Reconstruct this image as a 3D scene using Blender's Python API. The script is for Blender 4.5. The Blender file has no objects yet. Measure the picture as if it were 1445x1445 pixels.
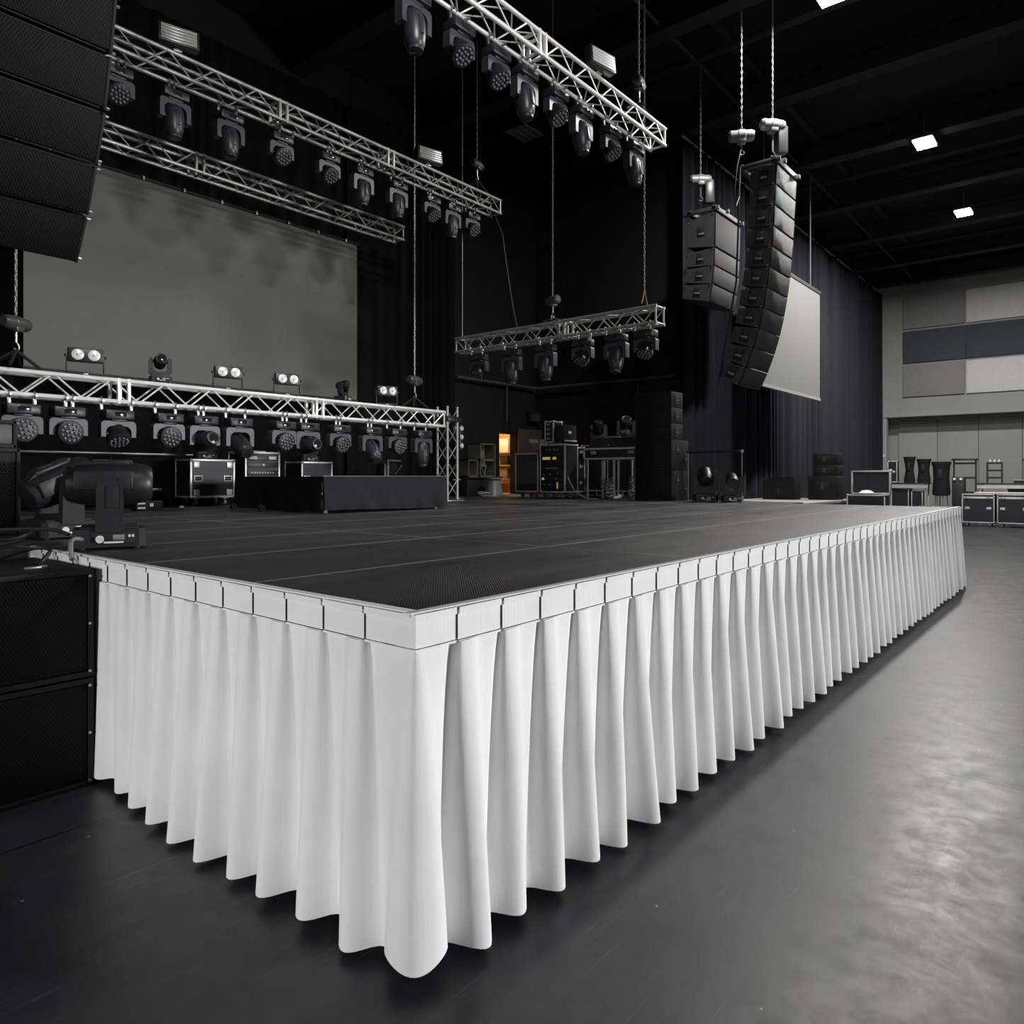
import bpy, bmesh, math, random
from mathutils import Vector, Matrix, Euler
random.seed(7)
C = bpy.context.scene.collection
PI = math.pi
R = math.radians

# ------------------------------------------------------------------ materials
def mat(name, col, rough=.5, metal=0., vary=0., scale=6., bump=0., bscale=60., emit=None, estr=0., spec=.5, sheen=0.):
    m = bpy.data.materials.new(name); m.use_nodes = True
    nt = m.node_tree; N = nt.nodes; L = nt.links; b = N['Principled BSDF']
    b.inputs['Roughness'].default_value = rough; b.inputs['Metallic'].default_value = metal
    b.inputs['Specular IOR Level'].default_value = spec
    if sheen: b.inputs['Sheen Weight'].default_value = sheen
    tc = N.new('ShaderNodeTexCoord')
    nz = N.new('ShaderNodeTexNoise'); nz.inputs['Scale'].default_value = scale; nz.inputs['Detail'].default_value = 5
    L.new(tc.outputs['Object'], nz.inputs['Vector'])
    rp = N.new('ShaderNodeValToRGB')
    rp.color_ramp.elements[0].position = .3; rp.color_ramp.elements[1].position = .7
    lo = [max(0, c * (1 - vary)) for c in col]; hi = [min(1, c * (1 + vary)) for c in col]
    rp.color_ramp.elements[0].color = (*lo, 1); rp.color_ramp.elements[1].color = (*hi, 1)
    L.new(nz.outputs['Fac'], rp.inputs['Fac']); L.new(rp.outputs['Color'], b.inputs['Base Color'])
    if bump:
        n2 = N.new('ShaderNodeTexNoise'); n2.inputs['Scale'].default_value = bscale; n2.inputs['Detail'].default_value = 4
        L.new(tc.outputs['Object'], n2.inputs['Vector'])
        bp = N.new('ShaderNodeBump'); bp.inputs['Strength'].default_value = bump; bp.inputs['Distance'].default_value = .01
        L.new(n2.outputs['Fac'], bp.inputs['Height']); L.new(bp.outputs['Normal'], b.inputs['Normal'])
    if emit:
        b.inputs['Emission Color'].default_value = (*emit, 1); b.inputs['Emission Strength'].default_value = estr
    return m

def math_node(nt, op, a, b=None, c=None):
    n = nt.nodes.new('ShaderNodeMath'); n.operation = op
    for i, v in enumerate((a, b, c)):
        if v is None: continue
        if isinstance(v, (int, float)): n.inputs[i].default_value = v
        else: nt.links.new(v, n.inputs[i])
    return n.outputs[0]

def mesh_mat(name, lo, hi, pitch=.012, rough=.5, ax=('X', 'Z')):
    """perforated steel grille: a staggered grid of dark holes in paler metal"""
    m = mat(name, hi, rough, spec=.2)
    nt = m.node_tree; N = nt.nodes; L = nt.links; b = N['Principled BSDF']
    tc = N.new('ShaderNodeTexCoord'); sp = N.new('ShaderNodeSeparateXYZ'); L.new(tc.outputs['Object'], sp.inputs[0])
    k = 2 * PI / pitch
    u = math_node(nt, 'MULTIPLY', sp.outputs[ax[0]], k); v = math_node(nt, 'MULTIPLY', sp.outputs[ax[1]], k * .58)
    p = math_node(nt, 'ADD', u, v); q = math_node(nt, 'SUBTRACT', u, v)
    s = math_node(nt, 'MULTIPLY', math_node(nt, 'SINE', math_node(nt, 'MULTIPLY', p, .5)), math_node(nt, 'SINE', math_node(nt, 'MULTIPLY', q, .5)))
    f = math_node(nt, 'ABSOLUTE', s)
    rp = N.new('ShaderNodeValToRGB'); e = rp.color_ramp.elements
    e[0].position = .12; e[0].color = (*hi, 1); e[1].position = .45; e[1].color = (*lo, 1)
    L.new(f, rp.inputs['Fac']); L.new(rp.outputs['Color'], b.inputs['Base Color'])
    bp = N.new('ShaderNodeBump'); bp.inputs['Strength'].default_value = .5; bp.inputs['Distance'].default_value = .004; bp.invert = True
    L.new(f, bp.inputs['Height']); L.new(bp.outputs['Normal'], b.inputs['Normal'])
    return m

def floor_mat():
    m = bpy.data.materials.new('sealed_concrete'); m.use_nodes = True
    nt = m.node_tree; N = nt.nodes; L = nt.links; b = N['Principled BSDF']
    g = N.new('ShaderNodeTexCoord'); sp = N.new('ShaderNodeSeparateXYZ'); L.new(g.outputs['Object'], sp.inputs[0])
    def noise(sc, det, ro=.55, dist=0., vec=None):
        n = N.new('ShaderNodeTexNoise'); n.inputs['Scale'].default_value = sc; n.inputs['Detail'].default_value = det
        n.inputs['Roughness'].default_value = ro; n.inputs['Distortion'].default_value = dist
        L.new(vec or g.outputs['Object'], n.inputs['Vector']); return n.outputs['Fac']
    def ramp(f, p0, c0, p1, c1):
        r = N.new('ShaderNodeValToRGB'); e = r.color_ramp.elements
        e[0].position = p0; e[0].color = (*c0, 1); e[1].position = p1; e[1].color = (*c1, 1); L.new(f, r.inputs['Fac']); return r.outputs['Color']
    b.inputs['Specular IOR Level'].default_value = .38
    big = ramp(noise(1.6, 12, .68, .5), .3, (.015, .0155, .018), .72, (.050, .051, .054))
    # fine scratches: thin bands of stretched, rotated noise
    mp = N.new('ShaderNodeMapping'); mp.inputs['Rotation'].default_value = (0, 0, R(28)); mp.inputs['Scale'].default_value = (1.6, 30, 1)
    L.new(g.outputs['Object'], mp.inputs['Vector'])
    s1 = ramp(noise(1.6, 4, .6, .8, mp.outputs[0]), .60, (0, 0, 0), .70, (1, 1, 1))
    mp2 = N.new('ShaderNodeMapping'); mp2.inputs['Rotation'].default_value = (0, 0, R(-52)); mp2.inputs['Scale'].default_value = (1.5, 34, 1)
    L.new(g.outputs['Object'], mp2.inputs['Vector'])
    s2 = ramp(noise(1.3, 4, .6, .8, mp2.outputs[0]), .62, (0, 0, 0), .72, (1, 1, 1))
    vo = N.new('ShaderNodeTexVoronoi'); vo.inputs['Scale'].default_value = 5.5; L.new(g.outputs['Object'], vo.inputs['Vector'])
    spk = math_node(nt, 'LESS_THAN', vo.outputs['Distance'], .03)
    def mix(fac, a, c):
        n = N.new('ShaderNodeMix'); n.data_type = 'RGBA'
        if isinstance(fac, float): n.inputs[0].default_value = fac
        else: L.new(fac, n.inputs[0])
        for i, v in ((6, a), (7, c)):
            if isinstance(v, tuple): n.inputs[i].default_value = (*v, 1)
            else: L.new(v, n.inputs[i])
        return n.outputs[2]
    c1 = mix(math_node(nt, 'MULTIPLY', s1, .45), big, (.10, .10, .105))
    c2 = mix(math_node(nt, 'MULTIPLY', s2, .5), c1, (.018, .018, .02))
    c3 = mix(math_node(nt, 'MULTIPLY', spk, .8), c2, (.4, .4, .4))
    # saw-cut control joints every 6 m
    def line(o, off, per, w):
        t = math_node(nt, 'ABSOLUTE', math_node(nt, 'SUBTRACT', math_node(nt, 'FLOORED_MODULO', math_node(nt, 'ADD', o, per / 2 - off), per), per / 2))
        return math_node(nt, 'LESS_THAN', t, w)
    ln = math_node(nt, 'MAXIMUM', line(sp.outputs['X'], 2.74, 6, .006), line(sp.outputs['Y'], -4.2, 6, .006))
    c4 = mix(ln, c3, (.008, .008, .008))
    L.new(c4, b.inputs['Base Color'])
    rr = N.new('ShaderNodeMapRange'); L.new(noise(7, 12, .72, .3), rr.inputs[0])
    rr.inputs[1].default_value = .3; rr.inputs[2].default_value = .7; rr.inputs[3].default_value = .31; rr.inputs[4].default_value = .47
    L.new(rr.outputs[0], b.inputs['Roughness'])
    bp = N.new('ShaderNodeBump'); bp.inputs['Strength'].default_value = .05; bp.inputs['Distance'].default_value = .002
    L.new(noise(30, 5), bp.inputs['Height']); L.new(bp.outputs['Normal'], b.inputs['Normal'])
    return m

def deck_mat():
    m = bpy.data.materials.new('stage_ply'); m.use_nodes = True
    nt = m.node_tree; N = nt.nodes; L = nt.links; b = N['Principled BSDF']
    g = N.new('ShaderNodeTexCoord'); sp = N.new('ShaderNodeSeparateXYZ'); L.new(g.outputs['Object'], sp.inputs[0])
    mp = N.new('ShaderNodeMapping'); mp.inputs['Scale'].default_value = (.8, 3.2, 1); L.new(g.outputs['Object'], mp.inputs['Vector'])
    n = N.new('ShaderNodeTexNoise'); n.inputs['Scale'].default_value = 1.1; n.inputs['Detail'].default_value = 8; n.inputs['Roughness'].default_value = .65
    L.new(mp.outputs[0], n.inputs['Vector'])
    r = N.new('ShaderNodeValToRGB'); e = r.color_ramp.elements
    e[0].position = .32; e[0].color = (.026, .026, .027, 1); e[1].position = .7; e[1].color = (.066, .066, .068, 1)
    L.new(n.outputs['Fac'], r.inputs['Fac'])
    def line(o, per, w):
        t = math_node(nt, 'ABSOLUTE', math_node(nt, 'SUBTRACT', math_node(nt, 'FLOORED_MODULO', math_node(nt, 'ADD', o, per / 2), per), per / 2))
        return math_node(nt, 'LESS_THAN', t, w)
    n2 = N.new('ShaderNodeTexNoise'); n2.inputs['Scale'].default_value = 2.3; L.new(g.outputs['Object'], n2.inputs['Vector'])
    ln = math_node(nt, 'MAXIMUM', line(sp.outputs['Y'], 1., .012), line(sp.outputs['X'], 2., .006))  # panel joints; edge highlights along them are painted in as pale lines
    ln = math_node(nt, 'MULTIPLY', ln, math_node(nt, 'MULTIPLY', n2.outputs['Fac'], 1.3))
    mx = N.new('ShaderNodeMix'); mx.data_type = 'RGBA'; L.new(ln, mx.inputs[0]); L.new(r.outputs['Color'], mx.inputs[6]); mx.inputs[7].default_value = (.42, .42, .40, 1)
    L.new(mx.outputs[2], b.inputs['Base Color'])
    rr = N.new('ShaderNodeMapRange'); L.new(n.outputs['Fac'], rr.inputs[0]); rr.inputs[1].default_value = .3; rr.inputs[2].default_value = .7
    rr.inputs[3].default_value = .38; rr.inputs[4].default_value = .55
    L.new(rr.outputs[0], b.inputs['Roughness'])
    # hexagon-embossed anti-slip film
    k = 2 * PI / .013
    u = math_node(nt, 'MULTIPLY', sp.outputs['X'], k); v = math_node(nt, 'MULTIPLY', sp.outputs['Y'], k)
    h = math_node(nt, 'MULTIPLY', math_node(nt, 'SINE', u), math_node(nt, 'SINE', v))
    bp = N.new('ShaderNodeBump'); bp.inputs['Strength'].default_value = .35; bp.inputs['Distance'].default_value = .003
    L.new(h, bp.inputs['Height']); L.new(bp.outputs['Normal'], b.inputs['Normal'])
    return m

def cloth_mat(name, col, rough=.9, weave=.25):
    m = mat(name, col, rough, vary=.05, scale=3)
    nt = m.node_tree; N = nt.nodes; L = nt.links; b = N['Principled BSDF']
    g = N.new('ShaderNodeTexCoord'); mp = N.new('ShaderNodeMapping'); mp.inputs['Scale'].default_value = (90, 90, 2.2); L.new(g.outputs['Object'], mp.inputs['Vector'])
    n = N.new('ShaderNodeTexNoise'); n.inputs['Scale'].default_value = 1.4; n.inputs['Detail'].default_value = 3; L.new(mp.outputs[0], n.inputs['Vector'])
    bp = N.new('ShaderNodeBump'); bp.inputs['Strength'].default_value = weave; bp.inputs['Distance'].default_value = .003
    L.new(n.outputs['Fac'], bp.inputs['Height']); L.new(bp.outputs['Normal'], b.inputs['Normal'])
    b.inputs['Specular IOR Level'].default_value = .2
    return m

M = dict(
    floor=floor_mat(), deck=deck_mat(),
    skirt=cloth_mat('white_polyester', (.86, .86, .865)), trim=cloth_mat('white_webbing', (.85, .85, .85), .8),
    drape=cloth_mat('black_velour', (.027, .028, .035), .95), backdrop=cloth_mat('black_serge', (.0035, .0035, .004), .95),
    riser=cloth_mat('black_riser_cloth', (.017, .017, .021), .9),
    blackwall=mat('black_painted_block', (.004, .004, .0045), .85, vary=.3), ceil=mat('black_ceiling', (.007, .0075, .009), .9, vary=.3),
    beam=mat('dark_steel_beam', (.016, .017, .02), .75, vary=.2),
    wall=mat('grey_wall', (.42, .425, .39), .85, vary=.05, scale=1.2, bump=.05), doorpan=mat('grey_partition', (.44, .45, .415), .8, vary=.04, scale=1.),
    pgrey=mat('grey_acoustic_cloth', (.34, .34, .34), .95, vary=.05), plight=mat('pale_acoustic_cloth', (.85, .845, .83), .95, vary=.04), pblue=mat('slate_acoustic_cloth', (.085, .102, .13), .95, vary=.06),
    screen=mat('projection_cloth', (.115, .115, .102), .75, vary=.06, scale=1.5), imag=mat('grey_screen', (.22, .225, .205), .7, vary=.04, scale=1.2),
    headmatte=mat('matte_fixture_housing', (.018, .018, .020), .62, vary=.12, spec=.25),
    black=mat('black_plastic', (.014, .014, .016), .42, vary=.15), black2=mat('satin_black_housing', (.024, .024, .028), .38, vary=.12),
    yoke=mat('charcoal_yoke', (.045, .045, .052), .42, vary=.1), matte=mat('matte_black', (.008, .008, .009), .7),
    cab=mat('textured_black_paint', (.012, .012, .013), .6, spec=.25, vary=.15, bump=.15, bscale=220), cabgrey=mat('weathered_black_paint', (.042, .042, .045), .5, vary=.15, bump=.12, bscale=200),
    grille=mesh_mat('steel_grille', (.001, .001, .001), (.008, .008, .008), .016, .7), grillefine=mesh_mat('fine_steel_grille', (.006, .006, .006), (.026, .026, .027), .012),
    sidegrille=mesh_mat('side_grille', (.004, .004, .004), (.012, .012, .012), .02), 
    alu=mat('aluminium_tube', (.86, .86, .84), .34, .3, vary=.08, scale=9), alu2=mat('dull_aluminium_tube', (.50, .50, .47), .42, .5, vary=.1, scale=9), alu3=mat('aged_aluminium_tube', (.42, .43, .41), .45, .5, vary=.15, scale=9),
    edge=mat('aluminium_edging', (.62, .62, .61), .4, .5, vary=.1), steel=mat('zinc_steel', (.45, .45, .45), .35, .8, vary=.1),
    chain=mat('chain_steel', (.42, .42, .41), .4, .6, vary=.2, scale=40), case=mat('laminated_ply', (.013, .014, .018), .5, vary=.1),
    hoist=mat('grey_hoist_shell', (.26, .26, .26), .35, .3, vary=.1), hoistblack=mat('dark_hoist_shell', (.07, .07, .07), .35, .2, vary=.1),
    lamp=mat('lamp_reflector', (.80, .80, .76), .3, .1, vary=.35, scale=60), lens=mat('dark_lens', (.02, .02, .024), .08, 0, spec=.8),
    led=mat('led_lenses', (.16, .16, .17), .2, 0, spec=.8), strobe=mat('strobe_tube_glass', (.55, .55, .50), .25, .3, vary=.2, scale=30),
    white=mat('white_plastic', (.75, .75, .75), .5), paper=mat('white_label', (.7, .7, .68), .7), cable=mat('black_cable', (.02, .02, .021), .5), greycable=mat('grey_cable', (.22, .22, .22), .5),
    emit=mat('lit_lamp_glass', (1, 1, 1), .5, emit=(1, .99, .97), estr=26), wood=mat('birch_ply', (.24, .21, .17), .6, vary=.2, scale=5), cream=mat('painted_cupboard', (.20, .195, .175), .6, vary=.1),
    card=mat('cardboard', (.26, .17, .09), .8, vary=.1), store=mat('storeroom_paint', (.70, .48, .26), .8), yellow=mat('yellow_board', (.75, .48, .08), .6), leaf=mat('brown_door_paint', (.05, .043, .033), .6),
    red=mat('orange_plastic', (.75, .10, .04), .5), amber=mat('amber_display', (.6, .4, .05), .4, emit=(1, .72, .2), estr=.28), pipe=mat('grey_conduit', (.10, .105, .10), .5, .3),
)

# ------------------------------------------------------------------ mesh helpers
class MB:
    def __init__(s): s.bm = bmesh.new()
    def box(s, c, d, rot=None, bev=0., seg=2):
        r = bmesh.ops.create_cube(s.bm, size=1.); vs = r['verts']
        for v in vs: v.co = Vector((v.co.x * d[0], v.co.y * d[1], v.co.z * d[2]))
        if bev:
            es = list({e for v in vs for e in v.link_edges})
            q = bmesh.ops.bevel(s.bm, geom=es, offset=bev, segments=seg, affect='EDGES', profile=.5)
            vs = list({v for f in q['faces'] for v in f.verts} | {v for v in vs if v.is_valid})
        X = Matrix.Translation(Vector(c)) @ (rot if rot is not None else Matrix.Identity(4))
        for v in vs: v.co = X @ v.co
        return s
    def tube(s, pts, r, n=8, cap=True, closed=False):
        pts = [Vector(p) for p in pts]; rings = []; up = None
        for i, p in enumerate(pts):
            a = pts[i - 1] if i or closed else p; b = pts[(i + 1) % len(pts)] if i < len(pts) - 1 or closed else p
            t = (b - a).normalized()
            if up is None:
                up = Vector((0, 0, 1)) if abs(t.z) < .9 else Vector((1, 0, 0))
            x = t.cross(up)
            if x.length < 1e-6: x = t.cross(Vector((1, 0, 0)))
            x.normalize(); y = x.cross(t).normalized(); up = y
            rr = r[i] if isinstance(r, (list, tuple)) else r
            rings.append([s.bm.verts.new(p + (x * math.cos(2 * PI * k / n) + y * math.sin(2 * PI * k / n)) * rr) for k in range(n)])
        m = len(rings)
        for i in range(m if closed else m - 1):
            A, B = rings[i], rings[(i + 1) % m]
            for k in range(n): s.bm.faces.new((A[k], A[(k + 1) % n], B[(k + 1) % n], B[k]))
        if cap and not closed:
            s.bm.faces.new(rings[0][::-1]); s.bm.faces.new(rings[-1])
        return s
    def lathe(s, prof, X=None, n=20, sx=1., sy=1.):
        X = X or Matrix.Identity(4); rings = []
        for r, z in prof:
            if r < 1e-6: rings.append([s.bm.verts.new(X @ Vector((0, 0, z)))])
            else: rings.append([s.bm.verts.new(X @ Vector((r * sx * math.cos(2 * PI * k / n), r * sy * math.sin(2 * PI * k / n), z))) for k in range(n)])
        for A, B in zip(rings, rings[1:]):
            for k in range(n):
                f = [A[k % len(A)], A[(k + 1) % len(A)], B[(k + 1) % len(B)], B[k % len(B)]]
                f2 = []
                for v in f:
                    if v not in f2: f2.append(v)
                if len(f2) > 2: s.bm.faces.new(f2)
        return s
    def prism(s, poly, t0, t1, X=None, ax='y'):
        """polygon (a,b) extruded from t0 to t1: ax y -> (a,t,b); x -> (t,a,b); z -> (a,b,t)"""
        X = X or Matrix.Identity(4)
        P = {'y': lambda a, b, t: (a, t, b), 'x': lambda a, b, t: (t, a, b), 'z': lambda a, b, t: (a, b, t)}[ax]
        A = [s.bm.verts.new(X @ Vector(P(a, b, t0))) for a, b in poly]; B = [s.bm.verts.new(X @ Vector(P(a, b, t1))) for a, b in poly]
        n = len(poly)
        s.bm.faces.new(A); s.bm.faces.new(B[::-1])
        for k in range(n): s.bm.faces.new((A[k], B[k], B[(k + 1) % n], A[(k + 1) % n]))
        return s
    def ball(s, c, r, u=10, v=6, sc=(1, 1, 1)):
        bmesh.ops.create_uvsphere(s.bm, u_segments=u, v_segments=v, radius=r, matrix=Matrix.Translation(Vector(c)) @ Matrix.Diagonal((*sc, 1)))
        return s
    def grid(s, rows):
        V = [[s.bm.verts.new(p) for p in r] for r in rows]
        for a, b in zip(V, V[1:]):
            for i in range(len(a) - 1): s.bm.faces.new((a[i], a[i + 1], b[i + 1], b[i]))
        return s
    def build(s, name, m, parent=None, loc=None, rot=None, angle=35, normals=True):
        if normals: bmesh.ops.recalc_face_normals(s.bm, faces=s.bm.faces)
        me = bpy.data.meshes.new(name); s.bm.to_mesh(me); s.bm.free()
        me.materials.append(M[m] if isinstance(m, str) else m)
        for p in me.polygons: p.use_smooth = True
        me.set_sharp_from_angle(angle=R(angle))
        o = bpy.data.objects.new(name, me); C.objects.link(o)
        if parent is not None: o.parent = parent
        if loc is not None: o.location = loc
        if rot is not None: o.rotation_euler = rot
        return o

def tag(o, label, cat, group=None):
    o['label'] = label; o['category'] = cat
    if group: o['group'] = group
    return o
def thing(name, label, cat, loc=(0, 0, 0), rotz=0., group=None):
    o = bpy.data.objects.new(name, None); o.empty_display_size = .1; C.objects.link(o)
    o.location = loc; o.rotation_euler = (0, 0, rotz)
    return tag(o, label, cat, group)
def struct(o):
    o['kind'] = 'structure'; return o
def dup(root, label=None, loc=None, rot=None, group=None):
    r = root.copy(); C.objects.link(r)
    if loc is not None: r.location = loc
    if rot is not None: r.rotation_euler = rot
    if label: r['label'] = label
    if group: r['group'] = group
    for ch in list(root.children):
        c = ch.copy(); C.objects.link(c); c.parent = r
        for g in list(ch.children):
            d = g.copy(); C.objects.link(d); d.parent = c
    return r
ORD = 'first second third fourth fifth sixth seventh eighth ninth tenth eleventh twelfth thirteenth'.split()
RX = lambda a: Matrix.Rotation(a, 4, 'X')
RY = lambda a: Matrix.Rotation(a, 4, 'Y')
RZ = lambda a: Matrix.Rotation(a, 4, 'Z')
T = lambda x, y, z: Matrix.Translation((x, y, z))
SZ = 1.085          # stage height
CEIL = 9.35

# ------------------------------------------------------------------ the room
def slab(name, m, lo, hi, bev=0.):
    b = MB(); b.box([(a + c) / 2 for a, c in zip(lo, hi)], [c - a for a, c in zip(lo, hi)], bev=bev)
    return struct(b.build(name, m))
slab('floor', 'floor', (-16, -22, -.2), (31, 10.2, 0))
slab('ceiling', 'ceil', (-16, -22, CEIL), (31, 10.2, CEIL + .2))
# upstage wall with a doorway to the storeroom (opening X 11.86-12.5)
b = MB()
for lo, hi in (((-6, 9.8, 0), (11.86, 10, CEIL)), ((12.5, 9.8, 0), (13.5, 10, CEIL)), ((11.86, 9.8, 2.56), (12.5, 10, CEIL)), ((11.86, 9.8, 0), (12.5, 10, SZ))):
    b.box([(a + c) / 2 for a, c in zip(lo, hi)], [c - a for a, c in zip(lo, hi)])
struct(b.build('wall_back', 'blackwall'))
slab('wall_side', 'blackwall', (13.3, 5.75, 0), (13.5, 9.8, CEIL))
b = MB()   # storeroom shell seen through the doorway
for lo, hi in (((11.2, 12, SZ), (14, 12.1, 3.4)), ((11.2, 10, SZ), (11.3, 12, 3.4)), ((13.9, 10, SZ), (14, 12, 3.4)), ((11.2, 10, 3.3), (14, 12.1, 3.4)), ((11.2, 10, SZ - .1), (14, 12.1, SZ))):
    b.box([(a + c) / 2 for a, c in zip(lo, hi)], [c - a for a, c in zip(lo, hi)])
struct(b.build('wall_storeroom', 'store'))
# far house wall with soffit, pilaster and the recessed operable partition
b = MB()
b.box((30.1, -4, (3.82 + CEIL) / 2), (.4, 19.4, CEIL - 3.82))
b.box((30.05, 5.45, 1.91), (.3, .5, 3.82), bev=.02)
b.box((31.1, -4, 1.91), (.2, 20, 3.82)); b.box((30.6, -4, 3.9), (1.1, 19, .1))
struct(b.build('wall_right', 'wall'))
b = MB()
for k in range(10):
    y = 4.98 - 1.36 * k; b.box((30.93, y - .68, 1.85), (.1, 1.345, 3.7), bev=.012)
struct(b.build('door_1', 'doorpan'))
b = MB(); b.box((29.9, 5.33, 9.1), (.7, .9, .14)); b.box((29.88, -4, 3.85), (.05, 19, .05)); struct(b.build('trim_1', 'wall'))
# roof beams run upstage-downstage, purlins across
b = MB()
for x in (3, 6.2, 9.4, 12.8, 16.2, 19.6, 23.0, 26.4, 29.2): 
    b.box((x, -6, 9.21), (.34, 31.6, .05)); b.box((x, -6, 8.83), (.34, 31.6, .05)); b.box((x, -6, 9.02), (.06, 31.6, .36))
for x in (10.6, 17.8, 24.7): b.tube([(x, -21, 8.95), (x, 9.6, 8.95)], .07, 8)
struct(b.build('trim_2', 'beam'))
b = MB()
for y in (-14, -8, -2.2, 3.6): 
    b.box((15, y, 9.28), (31, .12, .12)); b.tube([(-.5, y + .5, 8.9), (30, y + .5, 8.9)], .035, 6)
struct(b.build('trim_3', 'beam'))

# conduit round the upstage corner
c = thing('wall_conduit', 'long grey pipe running round the black upstage corner above the racks', 'pipe', (13.2, 9.7, 3.74))
b = MB(); b.tube([(-2.95, -.02, 0), (-.2, -.02, 0), (-.08, -.05, 0), (-.03, -.2, 0), (-.03, -3.9, 0)], .035, 8); b.build('pipe_run', 'pipe', c)
b = MB(); b.tube([(-.03, -2.95, 0), (-.03, -2.95, -.8)], .02, 6); b.tube([(-1.2, -.02, 0), (-1.2, -.02, -.9)], .015, 6); b.build('drop_pipe', 'pipe', c)

# acoustic panels on the far wall
rows = [(7.19, 8.40), (5.88, 7.10), (4.58, 5.79)]
names = ['top', 'middle', 'bottom']
cols = [['pgrey', 'plight', 'pgrey', 'plight'], ['pblue'] * 4, ['pgrey', 'plight', 'pgrey', 'plight']]
desc = {'pgrey': 'mid grey', 'plight': 'pale grey', 'pblue': 'dark slate blue'}
for i, (z0, z1) in enumerate(rows):
    for k in range(2):
        y1 = 4.61 - 2.1 * k; y0 = y1 - (2.04 if cols[i][0] != 'pblue' else 2.095)
        p = MB().box((29.85, (y0 + y1) / 2, (z0 + z1) / 2), (.09, y1 - y0, z1 - z0), bev=.012).build('acoustic_panel', cols[i][k])
        tag(p, f'{desc[cols[i][k]]} acoustic wall panel in the {names[i]} row, {"next to" if k == 0 else "second from"} the black curtain', 'wall panel', 'acoustic panels on the far wall')
pl = thing('wall_switch', 'small white switch plate on the grey pillar beside the black curtain', 'switch', (29.88, 5.36, 2.32))
MB().box((0, 0, 0), (.03, .2, .12), bev=.01).build('plate', 'white', pl); MB().box((-.02, 0, 0), (.02, .05, .05)).build('rocker', 'paper', pl)

# ------------------------------------------------------------------ stage
st = thing('stage_platform', 'large low black stage deck edged in white with pale joint lines', 'stage', (0, 0, 0))
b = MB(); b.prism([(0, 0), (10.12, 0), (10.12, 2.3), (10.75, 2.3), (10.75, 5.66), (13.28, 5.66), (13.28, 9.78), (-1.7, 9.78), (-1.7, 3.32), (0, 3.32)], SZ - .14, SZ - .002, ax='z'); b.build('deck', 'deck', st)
b = MB(); b.prism([(.25, .3), (9.9, .3), (9.9, 2.5), (10.55, 2.5), (10.55, 5.8), (13.2, 5.8), (13.2, 9.7), (.25, 9.7)], 0.0, SZ - .14, ax='z'); b.build('substructure', 'matte', st)
b = MB()
b.box((5.05, .012, SZ + .003), (10.16, .034, .012), bev=.003); b.box((.012, 1.65, SZ + .003), (.034, 3.3, .012), bev=.003)
b.build('edge_strip', 'trim', st)

# pleated skirt: knife pleats that open away from the front corner
PITCH = .217
# each pleat: a fold edge that faces the corner at the seam, opening lower down into a rounded wave;
# (place along the pleat at the top, at the hem, outward share at the top, at the hem)
FT = [(0, -.36, -.5, -.25), (.002, -.29, -.3, -.19), (.003, -.21, .35, .03), (.008, -.14, .85, .33), (.03, -.07, 1, .62), (.08, .0, 1.05, .84), (.15, .06, 1.05, .96), (.22, .12, 1.0, 1.0), (.29, .18, .93, .98),
      (.36, .25, .72, .88), (.42, .32, .4, .68), (.50, .39, .22, .43), (.62, .46, .15, .18), (.75, .52, .12, -.02), (.88, .57, .1, -.15), (.97, .61, .0, -.22)]
ZB = [0, .015, .035, .06, .09, .13, .18, .24, .31, .38, .46, .54, .62, .70, .78, .86, .93, .98, 1.0]
HEAD = .985      # bottom of the header band
def skirt_side(first, count, rng, tight=99):
    pl = [dict(a=rng.uniform(.72, 1.14), sw=rng.uniform(-.022, .022), dz=rng.uniform(-.012, .010), r=rng.uniform(-.012, .012), w=rng.uniform(.7, 1.2), ph=rng.uniform(0, 6.3)) for _ in range(count)]
    for k in range(tight, count): pl[k]['a'] *= .5 if k == tight else .22      # squeezed by the subwoofers
    cols = []
    for k in range(count):
        q = pl[k]; nx = pl[min(k + 1, count - 1)]
        for f_ in FT: cols.append((k, f_, q, nx))
    return cols
def col_pts(k, f_, q, nx, first, base):
    out = []; st_, sb_, ot, ob = f_
    for t in ZB:
        A = .022 + .068 * t ** .8 * q['a']
        m_ = t ** .6; s = st_ + (sb_ - st_) * m_; o = ot + (ob - ot) * m_
        sway = q['sw'] * t * t * .6 + q['r'] * math.sin(2.6 * t + q['ph']) * t * .8
        wob = .005 * t * math.sin(7 * sb_ * q['w'] + q['ph'] + 1.5 * t)
        z = HEAD - t * (HEAD - .045 - q['dz'] + .012 * o)
        out.append((first + PITCH * (k + s) + sway, base + A * o + wob + .014 * t, z))
    return out
rng = random.Random(5)
front_first, left_first = .158, .215
NF, NL = 46, 14
W_F = lambda p: Vector((p[0], -p[1] - .012, p[2]))
W_L = lambda p: Vector((-p[1] - .012, p[0], p[2]))
front = [[W_F(p) for p in col_pts(*c_, front_first, 0)] for c_ in skirt_side(0, NF, rng)]
left = [[W_L(p) for p in col_pts(*c_, left_first, 0)] for c_ in skirt_side(0, NL, rng, 7)]
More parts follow.
